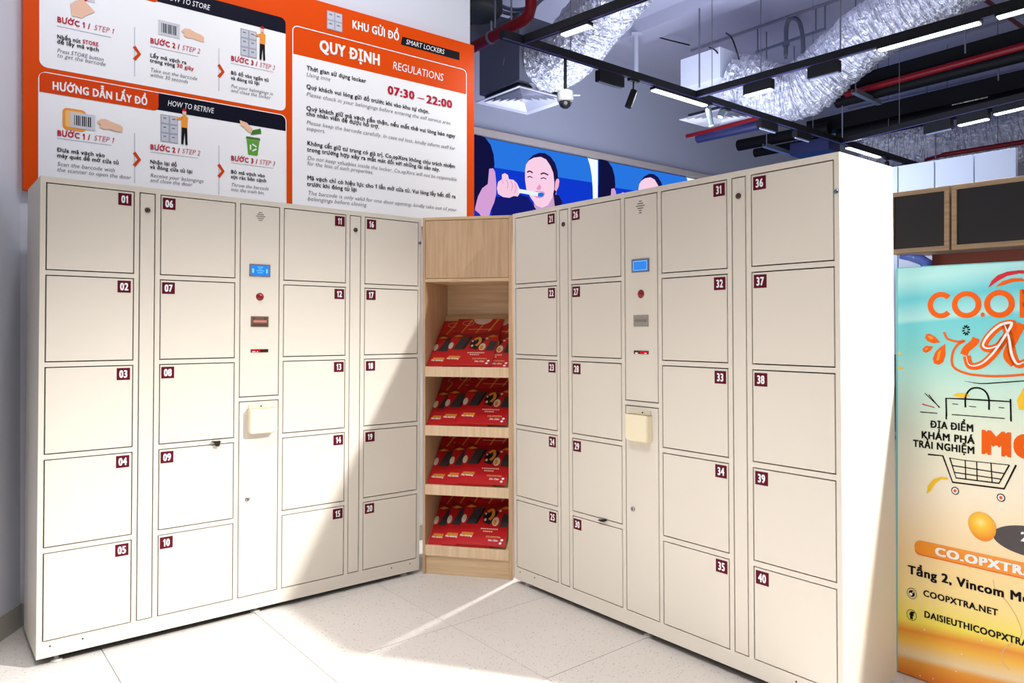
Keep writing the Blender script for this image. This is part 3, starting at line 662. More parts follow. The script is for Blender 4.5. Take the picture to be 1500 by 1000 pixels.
    for fu in (.07, .83, 1.59):
        for fy in (.035, DEP-.05):
            drop = z - tn*fu
            MB().lathe((fu, fy, 0), [(0, 0), (.008, 0), (.008, -drop+.008), (.02, -drop+.006), (.022, -drop), (0, -drop)], 16).build('foot', mat('white_foot', (205, 203, 198), .5), R)
    return R
leftbank = locker_bank('cream steel smart locker bank numbered 01 to 20, standing under the orange sign', 39.0854, (-1.7668, 2.7496, .032), .4558, ['%02d' % i for i in range(1, 21)], False)
rightbank = locker_bank('cream steel smart locker bank numbered 21 to 40, white end panel beside the banner', -50.9146, (.0125, 3.6638, .0217), -.4651, ['%d' % i for i in range(21, 41)], True)
def on_bank(b, pts):   # local to world
    return [b.matrix_basis @ Vector(p) for p in pts]
# bag straps poking out of two closed doors
def strap(bank, u, v, left, label):
    m = MB(); s = 1 if left else -1
    if left: P = [(-.016,.010,.004),(.022,-.002,.006),(.018,-.022,-.014),(-.004,-.014,.0),(-.018,-.001,.005)]
    else: P = [(-.024,-.001,.002),(0,-.018,.002),(.016,-.024,.004),(.022,-.006,.009),(0,.0,.007)]
    if left: out = [(-.016,.004),(.020,.003),(.014,-.019),(.002,-.017),(-.004,-.004)]
    else: out = [(-.024,.0),(.0,-.004),(.016,-.001),(.024,.006),(.012,.009),(-.006,.004)]
    m.slab(out, -.014, -.0008)
    o = m.build('bag_strap', mat('black_fabric', (14, 13, 14), .8)); o.matrix_basis = bank.matrix_basis @ Matrix.Translation((u, 0, v))
    tag(o, label, 'strap')
strap(leftbank, .6401, .7497, True, 'short black bag strap poking out between doors 08 and 09')
strap(rightbank, .609, .4055, False, 'thin black bag strap poking out above door 30')

# ================================================================== WOODEN BROCHURE SHELF
sx0, sy0, sx1, sy1 = -.4575, 3.79, .0025, 3.692
sw = sqrt((sx1-sx0)**2+(sy1-sy0)**2); syaw = atan2(sy1-sy0, sx1-sx0)
shelf = empty('display_shelf', (sx0, sy0, 0), (0,0,syaw), 'tall narrow light oak brochure shelf in the corner between the locker banks', 'shelf')
T = .014; SD = .40; TOP = 1.82
MB().bbox(0, T, 0, SD, 0, TOP, .001).build('side_panel', WOOD, shelf)
MB().bbox(sw-.020, sw, 0, SD, 0, TOP, .001).build('side_panel', WOOD, shelf)
MB().box(T, sw-.020, SD-.012, SD, .02, TOP-.01).build('back_panel', WOODX, shelf)
MB().box(T, sw-.020, .0, SD-.012, TOP-.014, TOP).build('top_board', WOODX, shelf)
MB().box(T, sw-.020, .004, SD-.012, 1.492, 1.508).build('divider_board', WOODX, shelf)
MB().bbox(T+.001, sw-.021, .002, .018, 1.510, TOP-.016, .001).build('cabinet_door', WOOD, shelf)
MB().box(T, sw-.020, SD-.03, SD-.012, 1.255, 1.30).build('back_rail', WOODX, shelf)
MB().bbox(T, sw-.020, .010, .026, .0, .094, .001).build('plinth', WOODX, shelf)
tops = [1.0595, .7590, .4570, .1470]
SL = radians(37.5)
ix0, ix1 = T, sw-.020
def tray_M(ti): # matrix of the tray surface: local x right, y up-slope, z normal
    return Matrix.Translation((ix0, .018, tops[ti]-.012)) @ Matrix.Rotation(SL, 4, 'X')
for ti, tz in enumerate(tops):
    MB().bbox(ix0, ix1, -.001, .016, tz-.051, tz, .001).build('shelf_front', WOODL, shelf)
    o = MB().box(0, ix1-ix0, -.004, .452, -.012, 0).build('sloped_tray', WOODX, shelf); o.matrix_basis = tray_M(ti)
# brochures
BR = mat('brochure_red', (196, 22, 28), .3, coat=.3); BRD = mat('brochure_dark_red', (150, 14, 22), .35); GOLD = mat('brochure_gold', (226, 142, 44), .4)
BW, BH = .255, .385
def art(parent, top, w_, h_):
    z_ = top
    def P(fn, nm, mt, dz):
        mm = flatmb(); fn(mm, -(z_+dz)); o = mm.build(nm, mt, parent); o.matrix_basis = Matrix.Rotation(radians(-90), 4, 'X'); return o
    # drawing plane: (x, v) with y -> normal after the rotation
    for a in (.30, .62, .86): P(lambda m, y: m.poly([(w_*a,h_*.99),(w_*(a+.05),h_*.99),(w_*(a-.17),h_*.60),(w_*(a-.19),h_*.60)], y), 'gold_streak', GOLD, .0003)
    P(lambda m, y: (m.poly([(0,h_*.72),(w_*.25,h_*.66),(w_*.6,h_*.68),(w_,h_*.78),(w_,h_*.66),(w_*.6,h_*.56),(w_*.25,h_*.54),(0,h_*.6)], y)), 'dark_band', BRD, .0004)
    CP_ = mat('charcoal_print', (58, 52, 54), .4); NB_ = mat('near_black_print', (24, 14, 16), .4); CR_ = mat('cream_print', (225, 205, 180), .4)
    P(lambda m, y: m.poly([(w_*.10,h_*.32),(w_*.33,h_*.32),(w_*.44,h_*.59),(w_*.22,h_*.59)], y), 'handbag_picture', CP_, .0006)
    P(lambda m, y: m.poly([(w_*.30,h_*.335),(w_*.345,h_*.335),(w_*.45,h_*.59),(w_*.40,h_*.59)], y), 'handbag_side', NB_, .0008)
    P(lambda m, y: m.poly([(w_*.80,h_*.30),(w_*.97,h_*.30),(w_*1.0,h_*.50),(w_*.84,h_*.52)], y), 'handbag_picture', CP_, .0006)
    P(lambda m, y: m.ell(w_*.56,h_*.46,w_*.13,h_*.11,y,20), 'figure_picture', NB_, .0006)
    P(lambda m, y: m.poly([(w_*.44,h_*.36),(w_*.60,h_*.32),(w_*.74,h_*.54),(w_*.60,h_*.60)], y), 'figure_picture', NB_, .0007)
    for (a, b, c, d) in ((.71,.38,.07,.075), (.04,.40,.05,.07), (.49,.40,.025,.025), (.475,.50,.02,.02), (.76,.56,.03,.02)): P(lambda m, y: m.ell(w_*a,h_*b,w_*c,h_*d,y,16), 'pale_picture', CR_, .0009)
    P(lambda m, y: m.stroke([(w_*.50,h_*.53),(w_*.60,h_*.57),(w_*.63,h_*.48),(w_*.57,h_*.40)], .016, y, smooth=True), 'gold_ribbon', GOLD, .0011)
    P(lambda m, y: m.ell(w_*.70,h_*.365,w_*.035,h_*.045,y,14), 'orange_fruit', GOLD, .0012)
    for a in (.12, .86): P(lambda m, y: m.poly([(w_*(a-.10),h_*.60),(w_*a,h_*.64),(w_*(a+.12),h_*.61),(w_*a,h_*.585)], y), 'gold_leaf', GOLD, .0008)
    P(lambda m, y: m.stroke([(w_*(.25+.12*cos(q)),h_*(.90+.05*sin(q))) for q in [2*pi*i/18 for i in range(19)]], .0024, y), 'oval_outline', mat('pink_print', (242, 196, 176), .5), .0008)
    k_ = P(lambda m, y: ([m.rect(w_*(.30+.028*i),w_*(.318+.028*i),h_*.755,h_*.768,y) for i in range(18)], [m.rect(w_*(.44+.04*i),w_*(.47+.04*i),h_*.245,h_*.264,y) for i in range(9)], [m.rect(w_*(.50+.04*i),w_*(.53+.04*i),h_*.205,h_*.224,y) for i in range(5)]), 'small_print', MATS['pink_print'], .0008)
    k_['kind'] = 'stuff'
    P(lambda m, y: (m.poly([(w_*.04,h_*.12),(w_*.30,h_*.12),(w_*.32,h_*.185),(w_*.08,h_*.185)], y)), 'gold_ticket', GOLD, .0006)
    P(lambda m, y: text(m, 'Yêu thương', w_*.045, h_*.115, y, .010, width=w_*.25, bold=.03, res=2), 'white_lettering', WHITE, .0009)
    P(lambda m, y: text(m, 'CO.OPXTRA', w_*.58, h_*.12, y, .0095, width=w_*.30, bold=.02, res=2), 'gold_lettering', mat('pale_gold_print', (240, 190, 110), .5), .0008)
    P(lambda m, y: text(m, 'Siêu Chào', w_*.64, h_*.065, y, .011, width=w_*.20, bold=.02, shear=.2, res=2), 'script_lettering', WHITE, .0008)
    for a, b in ((.92,.09), (.90,.04)): P(lambda m, y: m.ell(w_*a,h_*b,w_*.028,h_*.018,y,12), 'white_mark', WHITE, .0008)
    P(lambda m, y: m.poly([(w_*(.55+.20*cos(q)),h_*(1.0-.13*sin(q))) for q in [pi*i/16 for i in range(17)]], y), 'white_disc', mat('disc_print', (226, 200, 190), .5), .0008)
inner = ix1-ix0
lay = {0: [(-.005, 0, 'left'), (.205, 0, 'right'), (.088, 1, 'full')],
       1: [(-.004, 0, 'left'), (.070, 1, 'middle'), (.168, 2, 'full')],
       2: [(.004, 0, 'left'), (.094, 1, 'middle'), (.166, 2, 'full')],
       3: [(.006, 0, 'left'), (.080, 1, 'middle'), (.160, 2, 'full')]}
tiern = ['top', 'second', 'third', 'bottom']
art_src = {}
for ti in range(4):
    for (x, lev, pos) in lay[ti]:
        x = max(.002, min(x, inner-BW-.002)) + (0)
        th = .010
        nm = 'brochure'
        R_ = empty(nm, (0,0,0))
        W_ = shelf.matrix_basis @ tray_M(ti) @ Matrix.Translation((x, .004 + .002*lev, .0006 + lev*.0115)) @ Matrix.Rotation(random.uniform(-.006,.006), 4, 'Z')
        R_.matrix_basis = W_
        where = {'left': 'leftmost', 'right': 'rightmost and part-covered', 'full': 'fully visible', 'middle': 'half-covered middle one'}[pos]
        tag(R_, 'red brochure stack, %s on the %s tray of the oak shelf' % (where, tiern[ti]), 'brochure', 'red brochures on the oak shelf')
        if not art_src:
            MB().box(0, BW, 0, BH, 0, th).build('pages', BR, R_)
            art(R_, th, BW, BH)
            art_src['r'] = R_
            src_children = [c for c in bpy.data.objects if c.parent == R_]
        else:
            for c in src_children:
                k = c.copy(); COL.objects.link(k); k.parent = R_; k.matrix_basis = c.matrix_basis.copy()

# ================================================================== POSTER BANNER
PB = Plane((1.419, 2.725), A - 90)
pz1 = 1.483
pst = empty('promotional_banner', (PB.p.x, PB.p.y, 0), (0,0,PB.a), 'turquoise to orange shop opening banner standing right of the lockers', 'banner')
def pgrad():
    m = bpy.data.materials.new('banner_print'); m.use_nodes = True; nt = m.node_tree; b = nt.nodes['Principled BSDF']
    tc = nt.nodes.new('ShaderNodeTexCoord'); sp = nt.nodes.new('ShaderNodeSeparateXYZ'); nt.links.new(tc.outputs['Object'], sp.inputs[0])
    # diagonal band coordinate
    mp = nt.nodes.new('ShaderNodeMath'); mp.operation = 'MULTIPLY_ADD'; mp.inputs[1].default_value = -.10; nt.links.new(sp.outputs['X'], mp.inputs[0]); nt.links.new(sp.outputs['Z'], mp.inputs[2])
    dv = nt.nodes.new('ShaderNodeMath'); dv.operation = 'DIVIDE'; dv.inputs[1].default_value = pz1; nt.links.new(mp.outputs[0], dv.inputs[0])
    r = nt.nodes.new('ShaderNodeValToRGB'); nt.links.new(dv.outputs[0], r.inputs[0])
    st = [(0.0,(236,128,36)),(.035,(246,168,60)),(.05,(250,226,180)),(.085,(252,196,70)),(.11,(238,150,44)),(.135,(250,232,90)),(.20,(252,226,150)),(.30,(252,220,165)),(.45,(252,240,216)),(.58,(238,242,222)),(.70,(200,236,224)),(.80,(130,214,216)),(.86,(110,208,220)),(.87,(176,230,232)),(.92,(98,202,218)),(.97,(176,232,236)),(1.0,(160,224,228))]
    el = r.color_ramp.elements
    el[0].position = st[0][0]; el[0].color = (*s2l(st[0][1]),1); el[1].position = 1.0; el[1].color = (*s2l(st[-1][1]),1)
    for p, c in st[1:-1]: e = el.new(p); e.color = (*s2l(c),1)
    nt.links.new(r.outputs[0], b.inputs['Base Color']); b.inputs['Roughness'].default_value = .4
    return m
PG = pgrad()
MB().box(0, .80, 0, .03, 0.004, pz1).build('printed_board', PG, pst)
MB().box(-.006, 0, -.001, .031, 0.0, pz1+.003).box(0, .80, -.001, .031, pz1, pz1+.004).build('edge_frame', mat('banner_edge', (120, 196, 200), .3, spec=.6), pst)
V5 = lambda x, y: PB.uv(1220 + x/2.857, 250 + y/2.857)
V6 = lambda x, y: PB.uv(1220 + x/2.382, 580 + y/2.382)
def pp(nm, mt, y, fn):
    m = flatmb(); fn(m, y); return m.build(nm, mt, pst)
OR = mat('banner_orange', (240, 100, 20), .4, spec=.12); ORL = mat('banner_light_orange', (250, 150, 40), .4); KB = mat('banner_black', (16, 14, 14), .5, spec=.12)
YEL = mat('banner_yellow', (250, 200, 40), .35); YELL = mat('banner_pale_yellow', (253, 224, 120), .35); CRIM = mat('banner_crimson', (206, 20, 44), .4)
M5 = lambda l: [V5(*p) for p in l]
M6 = lambda l: [V6(*p) for p in l]
a = V5(397, 560); b = V5(492, 560); cz = V5(450, 560)[1]
def ringo(m, x0, x1, yy, y, gapa=None):
    u0, u1 = V5(x0, yy)[0], V5(x1, yy)[0]; cx = (u0+u1)/2; cz = V5((x0+x1)/2, yy)[1]; rx = (u1-u0)/2; rz = .0465; t = .0088
    a0, a1 = (0, 2*pi) if not gapa else gapa
    n = 28; pts = [(cx+(rx-t)*cos(a0+(a1-a0)*i/n), cz+(rz-t)*sin(a0+(a1-a0)*i/n)) for i in range(n+1)]
    m.stroke(pts, 2*t, y)
def logo(m, y):
    ringo(m, 397, 508, 562, y, (.75, 2*pi-.75)); ringo(m, 498, 622, 560, y); ringo(m, 633, 762, 557, y)
    d = V5(627, 602); m.ell(d[0], d[1], .0065, .0075, y, 14)
    q = V5(782, 556); m.rect(q[0], q[0]+.014, q[1]-.046, q[1]+.046, y)
    m.stroke([(q[0]+.007, q[1]+.039), (q[0]+.04, q[1]+.037), (q[0]+.055, q[1]+.018), (q[0]+.04, q[1]-.001), (q[0]+.007, q[1]-.003)], .014, y, smooth=True)
pp('logo_lettering', OR, -.001, logo)
pp('logo_swoosh', CRIM, -.001, lambda m, y: m.poly(M5([(650,490),(665,460),(690,437),(730,422),(780,416),(830,418),(860,440),(830,432),(780,430),(730,440),(690,462)]), y))
pp('logo_swoosh_lower', OR, -.0012, lambda m, y: m.poly(M5([(680,486),(710,462),(750,450),(790,450),(820,462),(790,462),(750,466),(715,478)]), y))
def burst(m, y):
    c = V5(558, 667)
    for k in range(10):
        a_ = 2*pi*k/10+.15; m.ell(c[0]+.0085*cos(a_), c[1]+.0115*sin(a_)*1.2, .0052, .0024, y, 10, rot=a_)
pp('starburst', KB, -.001, burst)
pp('paint_drops', OR, -.001, lambda m, y: [m.poly(M5(l), y) for l in ([(390,684),(405,682),(428,694),(450,718),(420,722),(396,712),(386,698)], [(376,744),(390,732),(420,735),(410,752),(390,762),(378,756)], [(470,724),(472,770),(462,800),(444,812),(424,806),(418,786),(430,756),(450,738)])])
pp('paint_drop_highlights', ORL, -.0014, lambda m, y: [m.poly(M5(l), y) for l in ([(396,692),(410,690),(424,702),(408,706)], [(384,744),(400,740),(392,752)], [(440,760),(454,748),(446,790),(434,794)])])
SCR = [[(548,770),(560,745),(590,720),(600,700)], [(560,775),(575,815),(620,812),(670,770),(720,700),(750,650),(745,638),(700,650),(655,690),(632,730),(650,745),(690,735),(720,700)],
       [(720,640),(740,700),(752,770),(775,810),(810,800)], [(790,640),(760,700),(730,770),(760,812)]]
def scr1(wd, off=0):
    def f(m, y):
        for l in SCR: m.stroke([(a_[0]+off, a_[1]) for a_ in M5(l)], wd, y, smooth=True)
        q = V5(880, 760); text(m, 'tra', q[0], q[1], y, .09, bold=.06, shear=.3, res=4)
    return f
pp('script_lettering', OR, -.0010, scr1(.024)); pp('script_shine', WHITE, -.0016, lambda m, y: [m.stroke([(a_[0]-.002, a_[1]+.002) for a_ in M5(l)], .008, y, smooth=True, taper=True) for l in SCR[1:3]])
pp('script_flourish', OR, -.0010, lambda m, y: m.stroke(M5([(465,675),(480,702),(520,715),(550,712),(520,730),(500,770),(505,820),(560,848),(640,858),(730,858),(830,850),(950,840)]), .0075, y, smooth=True))
def linework(m, y):
    m.stroke(M5([(552,880),(620,890),(700,886),(830,878),(950,880)]), .0035, y, smooth=True, taper=True)
    m.stroke(M5([(385,930),(448,990)]), .003, y)
    bag = [(475,1040),(475,952),(560,955),(640,960),(745,966),(745,1040)]
    m.stroke(M5(bag), .005, y)
    m.stroke(M5([(555,990),(556,945),(575,915),(605,908),(635,920),(652,950),(654,1000)]), .0055, y, smooth=True)
    for l in ([(500,975),(525,977)], [(570,985),(600,988)], [(695,990),(718,992)]): m.stroke(M5(l), .0025, y)
    for l in ([(305,55),(365,60)], [(335,-5),(372,40)]): m.stroke(M6(l), .003, y)
    m.stroke(M6([(415,64),(600,78)]), .003, y)
    m.stroke(M6([(395,6),(397,70)]), .005, y); m.stroke(M6([(620,10),(622,88)]), .005, y)
    # trolley
    m.stroke(M6([(332,203),(384,208),(418,300),(598,323),(640,240)]), .0055, y)
    m.stroke(M6([(408,214),(430,285),(580,304),(616,240)]), .0045, y)
    for l in ([(418,242),(598,270)], [(426,266),(590,290)], [(462,222),(464,290)], [(502,228),(504,296)], [(552,232),(556,300)]): m.stroke(M6(l), .0035, y)
    m.stroke(M6([(410,216),(460,224),(614,240)]), .0025, y)
class LineParts:   # every drawn line becomes a part of its own
    def stroke(s, *a_, **k_):
        m = flatmb(); m.stroke(*a_, **k_); m.build('ink_line', KB, pst)
linework(LineParts(), -.001)
for cx_, cy_ in ((427, 330), (587, 354)):
    c = V6(cx_, cy_)
    pp('wheel_ring', KB, -.0012, lambda m, y: m.ell(c[0], c[1], .0125, .0135, y)); pp('wheel_face', WHITE, -.0016, lambda m, y: m.ell(c[0], c[1], .0095, .0105, y)); pp('wheel_hub', OR, -.002, lambda m, y: m.ell(c[0], c[1], .005, .0056, y))
pp('red_dash', CRIM, -.001, lambda m, y: (m.stroke(M5([(375,975),(425,990)]), .0025, y), m.stroke(M6([(312,28),(355,40)]), .0025, y)))
def line(sx_, x0, yb0, x1, yb1, cap, k=1.0, bold=.03, dz=0):
    p, q = V6(x0, yb0), V6(x1, yb1)
    pp('black_lettering', KB, -.0012, lambda m, y: text(m, sx_, p[0], (p[1]+q[1])/2+dz, y, cap, width=(q[0]-p[0])*k, bold=bold, res=3))
line('ĐỊA ĐIỂM', 340,113,492,120, .0245, bold=.035); line('KHÁM PHÁ', 308,152,495,160, .0245, bold=.035); line('TRẢI NGHIỆM', 280,181,496,196, .0245, bold=.035)
line('Tầng 2, Vincom Mega Mall', 262,626,667,716, .030, 1.42, .035, .003); line('COOPXTRA.NET', 315,700,577,762, .0215, 1, .03); line('DAISIEUTHICOOPXTRA', 318,775,660,876, .0225, 1.06, .03, .006)
q = V6(514, 198)
pp('large_orange_lettering', OR, -.0012, lambda m, y: text(m, 'MỚI', q[0], q[1]+.002, y, .074, width=.24, bold=.07, res=4))
# website and social roundels
for (cx_, cy_, kind) in ((276, 688, 'globe'), (275, 763, 'f')):
    c = V6(cx_, cy_)
    pp('roundel_ring', KB, -.0012, lambda m, y: m.stroke([(c[0]+.0165*cos(t_), c[1]+.019*sin(t_)) for t_ in [2*pi*i/30 for i in range(31)]], .0016, y))
    if kind == 'f': pp('roundel_letter', KB, -.0014, lambda m, y: text(m, 'f', c[0], c[1]-.014, y, .026, bold=.06, align='c', cond=1.1))
    else:
        pp('roundel_globe', KB, -.0014, lambda m, y: m.ell(c[0], c[1], .0105, .012, y)); pp('roundel_globe_shine', WHITE, -.0018, lambda m, y: (m.ell(c[0]-.003, c[1]-.003, .0055, .0055, y, 14, rot=.5), m.ell(c[0]+.0045, c[1]+.006, .0022, .003, y, 10)))
pp('grey_disc', mat('banner_charcoal', (74, 68, 70), .5), -.0008, lambda m, y: (lambda c: m.ell(c[0]+.085, c[1]-.012, .12, .05, y, 40))(V6(600, 478)))
c_ = V6(640, 480); pp('disc_numeral', WHITE, -.0012, lambda m, y: text(m, '2', c_[0]+.012, c_[1]-.02, y, .03, bold=.04))
def grad_ball():
    m = bpy.data.materials.new('balloon_print'); m.use_nodes = True; nt = m.node_tree; b = nt.nodes['Principled BSDF']
    tc = nt.nodes.new('ShaderNodeTexCoord'); c = V6(521, 455)
    vm = nt.nodes.new('ShaderNodeVectorMath'); vm.operation = 'DISTANCE'; vm.inputs[1].default_value = (c[0]-.004, -.0015, c[1]+.014); nt.links.new(tc.outputs['Object'], vm.inputs[0])
    r = nt.nodes.new('ShaderNodeValToRGB'); mu = nt.nodes.new('ShaderNodeMath'); mu.operation = 'MULTIPLY'; mu.inputs[1].default_value = 17; nt.links.new(vm.outputs['Value'], mu.inputs[0]); nt.links.new(mu.outputs[0], r.inputs[0])
    e = r.color_ramp.elements; e[0].color = (*s2l((255, 236, 150)),1); e[1].color = (*s2l((240,140,20)),1); x = e.new(.3); x.color = (*s2l((254,206,60)),1)
    nt.links.new(r.outputs[0], b.inputs['Base Color']); return m
c_b = V6(521, 455)
pp('balloon_picture', grad_ball(), -.0018, lambda m, y: m.poly([(c_b[0]+.0425*cos(t_)*(1+.06*sin(t_)), c_b[1]+.048*sin(t_)-.004*cos(t_)) for t_ in [2*pi*i/36 for i in range(36)]], y))
p0 = V6(285, 530); p1_ = V6(667, 600); zc = V6(320, 532)[1]
pp('title_pill', mat('pill_orange', (246, 150, 34), .35), -.0014, lambda m, y: m.rrect(p0[0], p0[0]+.44, zc-.022, zc+.026, .0235, y, 8))
pp('title_pill_lower', mat('pill_deep_orange', (236, 110, 20), .35), -.0011, lambda m, y: m.rrect(p0[0]+.001, p0[0]+.44, zc-.027, zc+.01, .018, y, 8))
p = V6(356, 570); pp('title_lettering', WHITE, -.0022, lambda m, y: text(m, 'CO.OPXTRA', p[0], zc-.013, y, .028, width=(V6(668, 630)[0]-p[0])*1.12, bold=.05, res=4))
pp('confetti', YEL, -.001, lambda m, y: [m.poly(l, y) for l in (M6([(327,342),(332,312),(350,290),(378,281),(402,284),(400,292),(378,290),(358,305),(342,330)]), M5([(268,770),(285,758),(290,768)]), M5([(272,828),(285,830),(300,825),(290,822),(278,816)]), M5([(500,940),(520,930),(555,930),(575,942),(540,950)]), M5([(770,960),(800,905),(830,930),(830,1000),(780,1000)]))])
pp('ribbon_line', mat('pale_ribbon', (232, 190, 140), .5), -.0009, lambda m, y: m.stroke(M6([(560,640),(570,680),(610,720),(650,790),(655,840),(600,880),(590,920),(615,955)]), .003, y, smooth=True))
bd = pp('bokeh_dots', WHITE, -.0009, lambda m, y: [m.ell(*V6(u_, v_), .0025, .0025, y, 8) for u_, v_ in ((250,885),(305,975),(350,985),(320,815),(450,900),(430,960),(560,975),(520,850),(255,300))]); bd['kind'] = 'stuff'

# ================================================================== KIOSK PANELS BEYOND THE BANNER
KP = Plane((at(1315, 300, 4.5).x, 4.5), A - 90)
WFR = wood_mat('kiosk_frame_wood', (178, 146, 112), (204, 174, 138), 'x')
def kpanel(x0, x1, label):
    u0 = KP.uv(x0, 300)[0]; u1 = KP.uv(x1, 300)[0]; z1 = KP.uv(1386, 272)[1]; z0 = KP.uv(1386, 366.5)[1]
    t = .028
    r = empty('display_cabinet', (KP.p + KP.d*u0).to_tuple(), (0,0,KP.a), label, 'cabinet', 'black kiosk cabinets')
    r.location.z = 0
    W_ = u1-u0
    MB().box(0, W_, .02, .3, z0, z1).build('case', WFR, r)
    for nm, q in (('frame_rail', (0, W_, z1-t, z1)), ('frame_rail', (0, W_, z0, z0+t)), ('frame_stile', (0, t, z0+t, z1-t)), ('frame_stile', (W_-t, W_, z0+t, z1-t))):
        MB().bbox(q[0], q[1], 0, .02, q[2], q[3], .002).build(nm, WFR, r)
    MB().box(t, W_-t, .012, .02, z0+t, z1-t).build('black_panel', mat('black_gloss_panel', (30, 28, 27), .3), r)
    return z0
z_ = kpanel(1302, 1390.5, 'narrow black wood-framed overhead cabinet beside the white locker end')
kpanel(1393.5, 1560, 'wide black wood-framed overhead cabinet cut by the right frame edge')
u0 = KP.uv(1300, 300)[0]
k = MB().box(KP.uv(1355, 300)[0], 1.4, .10, .16, 0.02, z_-.01).build('kiosk_backboard', mat('red_brown_board', (122, 52, 34), .5), None, (KP.p.x, KP.p.y, 0), (0,0,KP.a)); tag(k, 'red-brown kiosk board under the black overhead cabinets', 'board')
k = MB()
kp = [(1316,374),(1330,371.5),(1345,372.5),(1362,371),(1363,391),(1350,391),(1345,384),(1338,379),(1318,378)]
uvp = [KP.uv(*q) for q in kp]
for i in range(len(uvp)-1): pass
k.tube([ (KP.uv(1317,376)[0], .02, KP.uv(1317,376)[1]), (KP.uv(1332,376)[0], .0, KP.uv(1332,377)[1]), (KP.uv(1346,379)[0], .03, KP.uv(1346,379)[1]), (KP.uv(1356,385)[0], .01, KP.uv(1356,385)[1]), (KP.uv(1358,400)[0], .01, KP.uv(1358,402)[1])], [.012,.02,.03,.032,.028], 10, rfun=lambda i, q: 1+.3*noise.noise(Vector((i*1.7, q*1.3, 0))))
o = k.build('plastic_bag', mat('blue_plastic_film', (90, 120, 220), .15, spec=1.0, bump=(60, 1.0)), None, (KP.p.x, KP.p.y, 0), (0,0,KP.a)); tag(o, 'crumpled blue and white plastic bag tucked under the narrow overhead cabinet', 'bag')
# white kiosk partition far behind
pq = at(1316, 262, 6.5); PK = Plane((pq.x, pq.y), A - 90)
k = empty('partition', (PK.p.x, PK.p.y, 0), (0,0,PK.a), 'white panelled partition visible above the overhead cabinets', 'partition')
zt1 = PK.uv(1316, 243)[1]
for i in range(5):
    MB().bbox(-.6+i*.30, -.6+(i+1)*.30-.008, 0, .04, 1.0, zt1, .003).build('panel', mat('pale_blue_panel', (186, 196, 216), .4), k)

# ================================================================== CEILING SERVICES
ZT = 3.10
def track(x0, y0, x1, y1, label, z=ZT, wd=.045, ht=.05):
    p, q = atz(x0, y0, z), atz(x1, y1, z)
    o = empty('light_track', p, (0,0,0), label, 'light track')
    def L(v): return Vector(v) - p
    MB().beam(L(p), L(q), wd, ht).build('rail', BLACKMETAL, o)
    d = (q-p).normalized(); n = d.cross(Vector((0,0,1)))
    mm = MB().beam(L(p)+n*.012-Vector((0,0,ht/2+.002)), L(q)+n*.012-Vector((0,0,ht/2+.002)), .006, .008); mm.build('conductor_groove', mat('track_groove', (70, 66, 120), .3), o)
    ln_ = (q-p).length; k = 0.6
    while k < ln_:
        c = L(p + d*k); MB().cyl(c+Vector((0,0,ht/2)), (c.x, c.y, ZC-p.z), .003, 8).build('suspension_wire', mat('wire_grey', (90, 90, 104), .4), o); k += 1.6
    return p, q, d
def on_track(T, x, y):
    n = T[2].cross(Vector((0,0,1))).normalized(); r = ray(x, y); t = (T[0]-ORG).dot(n)/r.dot(n); return ORG + r*t
T1 = track(735, 50, 1415, 264, 'long black light track running from the sign corner past the white locker end')
T2 = track(771, 58, 985, -22, 'short black light track joining the long one near the sign corner')
T3 = track(1016, 140, 1560, -14, 'black light track with the long lit lamp, crossing above the right locker bank')
T5 = track(1235, 206, 1560, 126, 'black light track under the dark insulated ducts')
T4 = track(1376, 249, 1560, 224, 'rearmost black light track above the overhead cabinets')
LAMPW = emis('lamp_white', (236, 255, 250), 5.0)
def module(T, x0, y0, x1, y1, on, label, wd=.05, power=8, grp='linear track lamps'):
    p, q = on_track(T, x0, y0), on_track(T, x1, y1); z = min((p.z+q.z)/2, ZT-.045); p.z = q.z = z; ht = max(.02, ZT-.025-z-.014); d = (q-p).normalized(); up = Vector((0,0,ht/2))
    o = empty('track_lamp', p, (0,0,0), label, 'lamp', grp)
    MB().beam(up, q-p+up, wd, ht).build('housing', BLACKMETAL, o)
    MB().beam(d*.02+Vector((0,0,ht+.007)), (q-p)-d*.02+Vector((0,0,ht+.007)), wd*.5, .016).build('adapter', BLACKMETAL, o)
    mt = LAMPW if on else mat('lamp_off_diffuser', (150, 160, 190), .4)
    MB().beam(d*.01-Vector((0,0,.004)), (q-p)-d*.01-Vector((0,0,.004)), wd*(.9 if on else .25), .012).build('diffuser', mt, o)
    if on:
        c = (p+q)/2 - Vector((0,0,.03)); l = lamp('lamp_light', 'AREA', c, c-Vector((0,0,1)), power, (.95, 1, 1), (q-p).length, wd)
        l.rotation_euler = (0, 0, atan2(d.y, d.x))
        # extra point light just below and beside each lit lamp
        l2 = lamp('lamp_spill', 'POINT', (p+q)/2 + Vector((0,0,-.06)) - d.cross(Vector((0,0,1)))*.06, (0,0,0), power*.35, (.9, .93, 1), .04)
module(T2, 823.5, 51, 865, 36.6, True, 'lit linear lamp on the short track nearest the sign corner')
module(T1, 875.5, 119, 911, 128.5, False, 'unlit black linear lamp nearest the dome camera')
module(T1, 956, 131, 1034, 154, True, 'lit long linear lamp hanging over the LED screen')
module(T1, 1112, 187, 1136, 193.6, False, 'unlit linear lamp left of another unlit one, above doors 31 and 36')
module(T1, 1164, 201, 1185.5, 206.7, False, 'unlit linear lamp just left of the top corner of the locker bank')
module(T1, 1241, 212, 1288, 231, True, 'lit linear lamp right above the white locker end panel')
module(T1, 1322, 246, 1339, 250.5, False, 'unlit black linear lamp behind the white locker end')
module(T1, 1354, 248, 1371, 252.5, False, 'small unlit linear lamp over the narrow overhead cabinet')
module(T3, 1091, 141, 1132, 129, True, 'short lit linear lamp in front of the silver duct bend')
